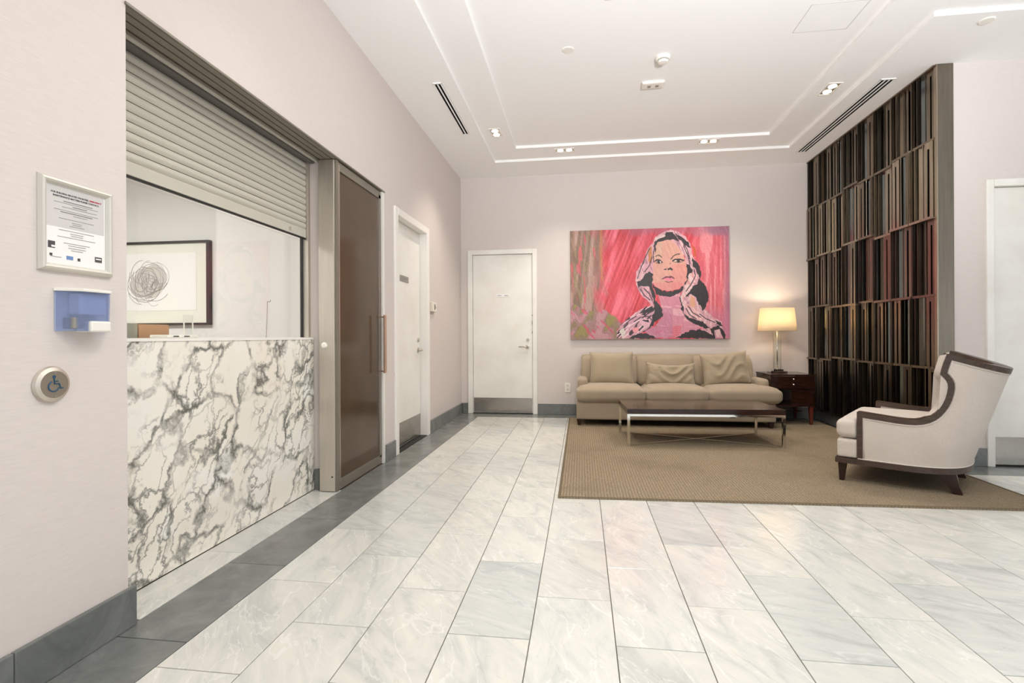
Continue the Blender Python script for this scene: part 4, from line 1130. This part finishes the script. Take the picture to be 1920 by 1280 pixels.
# join outer + inner + rim into one closed upholstery body
m = MB(); m.v = list(mo.v); m.f = list(mo.f); nb = len(m.v); m.v += mi.v; m.f += [tuple(i+nb for i in f[::-1]) for f in mi.f]
nr = 15; nc = NE-3
for s_ in (0, 1):
    for a in range(nc-1):
        i0 = s_*nc*nr+a*nr+nr-1; i1 = i0+nr
        m.f.append((i0, i1, i1+nb, i0+nb)); 
        b0 = s_*nc*nr+a*nr; b1 = b0+nr
        m.f.append((b0, b0+nb, b1+nb, b1))
    for k in range(nr-1):
        a0 = s_*nc*nr+k; m.f.append((a0, a0+1, a0+1+nb, a0+nb))
me = m.mesh('shell', True); bm = bmesh.new(); bm.from_mesh(me)
bmesh.ops.remove_doubles(bm, verts=bm.verts, dist=1e-4); bmesh.ops.recalc_face_normals(bm, faces=bm.faces)
for e in bm.edges:
    if len(e.link_faces) == 2 and e.calc_face_angle(0) > .9: e.smooth = False
bm.to_mesh(me); bm.free(); link('shell', me, 'chair_fabric', ch)
# wooden trim swept along the edge
NS = len(edge)
UZ = list(edge)
def unit(a): l = math.hypot(*a) or 1; return (a[0]/l, a[1]/l)
UZ2 = UZ+[(UZ[-1][0]-.06, UZ[-1][1]-.02)]
def off_pt(j, d):
    """edge point j moved d into the panel, as (w, z)"""
    if j >= NS: return (E_[j][0], E_[j][1]-d)
    t1 = unit((UZ2[j][0]-UZ2[j-1][0], UZ2[j][1]-UZ2[j-1][1])) if j else None
    t2 = unit((UZ2[j+1][0]-UZ2[j][0], UZ2[j+1][1]-UZ2[j][1]))
    if t1 is None: t1 = t2
    n1, n2 = (-t1[1], t1[0]), (-t2[1], t2[0]); n = unit((n1[0]+n2[0], n1[1]+n2[1]))
    c_ = max(.6, n[0]*n1[0]+n[1]*n1[1]); u, z = UZ[j][0]+n[0]*d/c_, UZ[j][1]+n[1]*d/c_
    return (w_of(u, z), z)
def sn(w_, z):
    w_ = min(max(w_, .002), .998)
    dw = SP(w_+.002, z)-SP(w_-.002, z); dz = SP(w_, z+.01)-SP(w_, z-.01)
    n = dw.cross(dz).normalized()
    return n if n.dot(SP(w_, z)-Vector((-.1, 0, z-FZ))) > 0 else -n
m = MB(); TW = .030; NSH = 16
def addtrim(sgn):
    base = len(m.v)
    for j in range(NE):
        w0_, z0_ = off_pt(j, -.003); w1_, z1_ = off_pt(j, TW)
        nrm = sn(*E_[j])
        if j == NE-1: nrm = Vector((-1, 0, 0))
        q0 = SP(w0_, z0_)+nrm*.005; q1 = SP(w1_, z1_)+nrm*.005
        if j <= 3: q0.x += .004
        if j == NE-1: q0.y = 0; q1.y = 0
        i0 = q0 - nrm*(TH+.012); i1 = q1 - nrm*(TH+.012)
        for q in (q0, q1, i1, i0): m.v.append((q.x, q.y*sgn, q.z))
    for j in range(NE-1):
        for k in range(4):
            k2 = (k+1) % 4; m.f.append((base+j*4+k, base+j*4+k2, base+(j+1)*4+k2, base+(j+1)*4+k))
    m.f.append((base, base+1, base+2, base+3))
addtrim(1); addtrim(-1)
m.obj('wood_trim', 'trim_wood', ch)
m = MB()
for sgn in (1, -1):
    pts = []
    for j in range(NE):
        w1_, z1_ = off_pt(j, TW+.008); q = SP(w1_, z1_)+sn(*E_[j])*.002
        if j == NE-1: q.y = 0
        pts.append((q.x, q.y*sgn, q.z))
    m.tube(pts, .0035, 6)
for sgn in (1, -1):
    pts = []
    for k in range(24):
        q = SP(k/23, ZB+.006, 0, .003); pts.append((q.x, q.y*sgn, q.z))
    m.tube(pts, .004, 6)
m.obj('piping', 'piping_fabric', ch, smooth=True)
# base rail following the plan, wooden
m = MB(); rail = []
for k in range(30): rail.append(SP(k/29, ZB, 0, .004))
full = [Vector((.44, .452, 0))] + rail + [Vector((p.x, -p.y, p.z)) for p in rail[::-1][1:]] + [Vector((.44, -.452, 0))]
m.prism([(p.x, p.y) for p in full], .146-FZ, ZB-FZ, 'z'); m.obj('base_rail', 'trim_wood', ch)
# seat box in front of the arms and the T cushion
MB().rbox((.365, 0, .254-FZ), (.135, .896, .138), .018, 8).obj('front_panel', 'chair_fabric', ch, smooth=True)
MB().box(-.10, .30, -.34, .34, ZB-FZ, .31-FZ).obj('seat_deck', 'chair_fabric', ch)
m = MB().rbox((0, 0, 0), (1, 1, 1), .001, 2); m = MB()
def tsh(v, p):
    zz = .397+v.z; xx = .105+v.x-.30
    t_ = max(0, min(1, (xx+.16)/((-.605-.30*(zz-ZB)+.10)+.16))) if xx < -.16 else 0
    lim = min(.358, .365*(1-t_**2.7)**(1/2.7)-.006)
    if v.x < .185: v.y = max(-lim, min(lim, v.y))
    return v
MB().rbox((.105, 0, .397-FZ), (.665, .905, .135), .045, 22, crown=(.022, .0), fn=tsh).obj('seat_cushion', 'chair_fabric', ch, smooth=True)
def bsh(v, p): v.x += -.42*v.z; v.z += .0; return v
MB().rbox((-.235, 0, .625-FZ), (.13, .60, .44), .055, 14, crown=(0, .01), fn=bsh).obj('back_cushion', 'chair_fabric', ch, smooth=True)
for y in (-.405, .405):
    MB().frustum((.405, y, 0), (.030, .030), (.40, y, .147-FZ), (.052, .052)).obj('leg', 'leg_wood', ch, bevel=.002)
for y in (-.27, .29):
    poly = [(-.120, .147-FZ), (-.228, .147-FZ), (-.236, .10), (-.245, .05), (-.262, 0), (-.216, 0), (-.182, .05), (-.152, .10)]
    MB().prism(poly, y-.026, y+.026, 'y').obj('leg', 'leg_wood', ch)

# ================================================================== LEFT WALL FITTINGS
fx = XL
nf = thing('notice_frame', 'silver snap frame holding a printed building notice on the left wall', 'notice', (fx, 1.507, 1.444))
W2, H2 = .126, .151; fwid = .024
def bar(p0, p1, name='frame_bar'):
    pass
m = MB()
pf = [(0, 0), (.004, 0), (.016, .006), (.018, .012), (.015, .018), (.006, .024), (0, .024)]   # (out, inwards)
for (ax, sg_) in (('z', 1), ('z', -1), ('y', 1), ('y', -1)):
    vs = []
    for e in (-1, 1):
        for o_, i_ in pf:
            if ax == 'z': vs.append((o_, e*(W2-i_), sg_*(H2-i_)))
            else: vs.append((o_, sg_*(W2-i_), e*(H2-i_)))
    n = len(pf)
    MB().add(vs, [tuple(range(n-1, -1, -1)), tuple(range(n, 2*n))]+[(i, (i+1) % n, n+(i+1) % n, n+i) for i in range(n)]).obj('frame_bar', 'frame_silver', nf)
sheet = MB().box(0, .004, -W2+.02, W2-.02, -H2+.02, H2-.02).obj('notice_sheet', 'paper', nf)
MB().box(.004, .0044, -W2+.026, W2-.028, -.006, H2-.026).obj('grey_field', 'grey_print', sheet)
def ln(z, w_, mat, y=0, h=.0022): MB().box(.0045, .0049, y-w_/2, y+w_/2, z-h/2, z+h/2).obj('printed_line', mat, sheet)
def tx(t, z, size, mat, y=0, b=.0001):
    me = text_mesh(t, size, b); o = link('lettering', me, mat, sheet, (.0047, y, z)); o.rotation_euler = (PI/2, 0, PI/2)
tx('FOR BUILDING RELATED FACILITIES,', .104, .0078, 'black_print', -.022, .0003); tx('EMERGENCY', .104, .0078, 'red_print', .066, .0003)
tx('MAINTENANCE MATTERS PLEASE CONTACT:', .094, .0078, 'black_print', 0, .0003)
for z, w_, mt, y in ((.081, .10, 'black_print', .005), (.075, .15, 'mid_print', 0), (.068, .05, 'black_print', .01), (.062, .12, 'grey_plastic', .01), (.051, .15, 'mid_print', 0), (.045, .11, 'black_print', 0), (.038, .05, 'mid_print', .012), (.024, .12, 'grey_plastic', 0), (.015, .035, 'mid_print', 0), (.009, .03, 'grey_plastic', 0), (.003, .05, 'mid_print', 0),
                   (-.014, .12, 'grey_plastic', 0), (-.022, .045, 'mid_print', 0), (-.029, .04, 'grey_plastic', 0), (-.036, .13, 'grey_plastic', .0), (-.055, .09, 'grey_plastic', 0), (-.062, .06, 'grey_plastic', 0), (-.070, .06, 'mid_print', 0), (-.077, .04, 'mid_print', 0), (-.104, .035, 'grey_plastic', -.07)):
    ln(z, w_, mt, y, .0018)
for y, z, w_, h, mt in ((-.084, -.066, .022, .022, 'black_print'), (-.078, -.071, .014, .006, 'paper'), (.076, -.094, .026, .018, 'black_print'), (.076, -.092, .020, .004, 'paper'), (-.086, -.098, .009, .008, 'black_print'), (-.025, -.102, .022, .012, 'blue_print'), (.006, -.104, .009, .010, 'black_print')):
    MB().box(.0045, .0049 if mt != 'paper' else .0052, y-w_/2, y+w_/2, z-h/2, z+h/2).obj('logo', mt, sheet)
# sanitizer dispenser
dp = thing('sanitizer_dispenser', 'translucent blue hand sanitizer dispenser with white lid on the left wall', 'dispenser', (fx, 1.525, 1.10))
ex = .062
MB().prism([(0, -.095), (.004, -.095), (ex+.003, -.050), (ex+.003, .050), (.004, .095), (0, .095)], .130, .140, 'z').obj('lid', 'white_plastic', dp, bevel=.002)
m = MB()
out = [(0, -.092), (.003, -.092), (ex, -.047), (ex, .047), (.003, .092), (0, .092)]
inn_ = [(0, -.088), (.003, -.088), (ex-.003, -.045), (ex-.003, .045), (.003, .088), (0, .088)]
vs = []
for q, z in ((out, .0), (out, .130), (inn_, .130), (inn_, .0)):
    sc = 1 if z > .05 else .92
    vs += [(a*sc, b_v, z) for a, b_v in q]
fs = []
for r_ in range(4):
    r2 = (r_+1) % 4
    for i in range(5): fs.append((r_*6+i, r_*6+i+1, r2*6+i+1, r2*6+i))
m.add(vs, fs).obj('cover', 'blue_plastic', dp)
MB().box(.003, .045, -.048, .050, .055, .124).obj('bag', 'paper', dp, bevel=.004)
MB().box(.003, .045, -.066, -.036, .008, .045).obj('pump', 'grey_plastic', dp, bevel=.003)
MB().box(.004, ex+.006, -.028, .046, -.003, .034).obj('push_lever', 'white_plastic', dp, bevel=.006)
MB().box(0, .002, -.09, .09, .0, .13).obj('back_plate', 'white_plastic', dp)
# accessible door button
db = thing('door_button', 'round steel push plate with blue wheelchair symbol on the left wall', 'button', (fx, 1.42, .930))
MB().lathe([(.001, 0), (.056, 0), (.058, .004), (.054, .012), (.043, .017), (.001, .016)], axis='x', n=40).obj('rim', 'brushed_steel', db, smooth=False)
MB().lathe([(.001, .014), (.043, .014), (.043, .0185), (.001, .019)], axis='x', n=40).obj('plate', 'button_plate', db)
m = MB(); X_ = .0195
m.lathe([(.001, X_), (.0045, X_), (.0045, X_+.001), (.001, X_+.001)], (0, -.003, .022), 'x', 14)
m.tube([(X_, -.003, .017), (X_, -.002, .002), (X_, .011, .002), (X_, .016, -.013), (X_, .022, -.011)], .0020, 6)
m.tube([(X_, -.003, .009), (X_, .008, .009)], .0016, 6)
m.tube([(X_, -.004+.0145*math.cos(a), -.005+.0145*math.sin(a)) for a in [1.95+i*(6.0-1.95)/16 for i in range(17)]], .0020, 6)
m.v = [(v[0], v[1]*1.12, v[2]*1.12) for v in m.v]; m.obj('wheelchair_symbol', 'blue_ink', db)
for z in (-.037, .037): MB().lathe([(.001, .018), (.0025, .018), (.0025, .0205), (.001, .0205)], (0, 0, z), 'x', 10).obj('screw', 'grey_plastic', db)
# keypad / thermostat
th_ = thing('wall_sensor', 'small cream wall control with a dark slot beside the left door', 'control', (fx, 5.64, 1.415))
MB().box(0, .034, -.08, .08, -.052, .052).obj('case', 'cream_plastic', th_, bevel=.006)
MB().box(.034, .036, -.012, .012, -.03, .03).obj('slot', 'black_rubber', th_)
MB().box(.034, .036, .042, .050, -.010, .006).obj('led', 'black_rubber', th_)
# outlets on the far wall
def outlet(lab, x, z):
    o = thing('wall_outlet', lab, 'outlet', (x, YB, z), 0, 'white wall outlets on the far wall')
    MB().box(-.038, .038, -.007, 0, -.062, .062).obj('plate', 'white_plastic', o, bevel=.002)
    for zz in (-.026, .026):
        s_ = MB().box(-.018, .018, -.009, -.006, zz-.017, zz+.017).obj('socket', 'cream_plastic', o, bevel=.002)
        for xx in (-.007, .007): MB().box(xx-.0015, xx+.0015, -.0105, -.0085, zz-.002, zz+.009).obj('slot', 'black_rubber', s_)
    return o
outlet('white duplex outlet low on the far wall left of the sofa', -.19, .372)
outlet('white outlet on the far wall behind the niche of the side table', 2.40, .36)
pg = MB().cbox((2.41, YB-.022, .386), (.04, .022, .04)).tube([(2.41, YB-.034, .38), (2.43, YB-.05, .33), (2.44, YB-.05, .25), (2.45, YB-.06, .10), (2.46, YB-.10, .018)], .004, 8).obj('power_plug', 'black_rubber')
tag(pg, 'black plug and cord in the outlet behind the side table', 'plug')
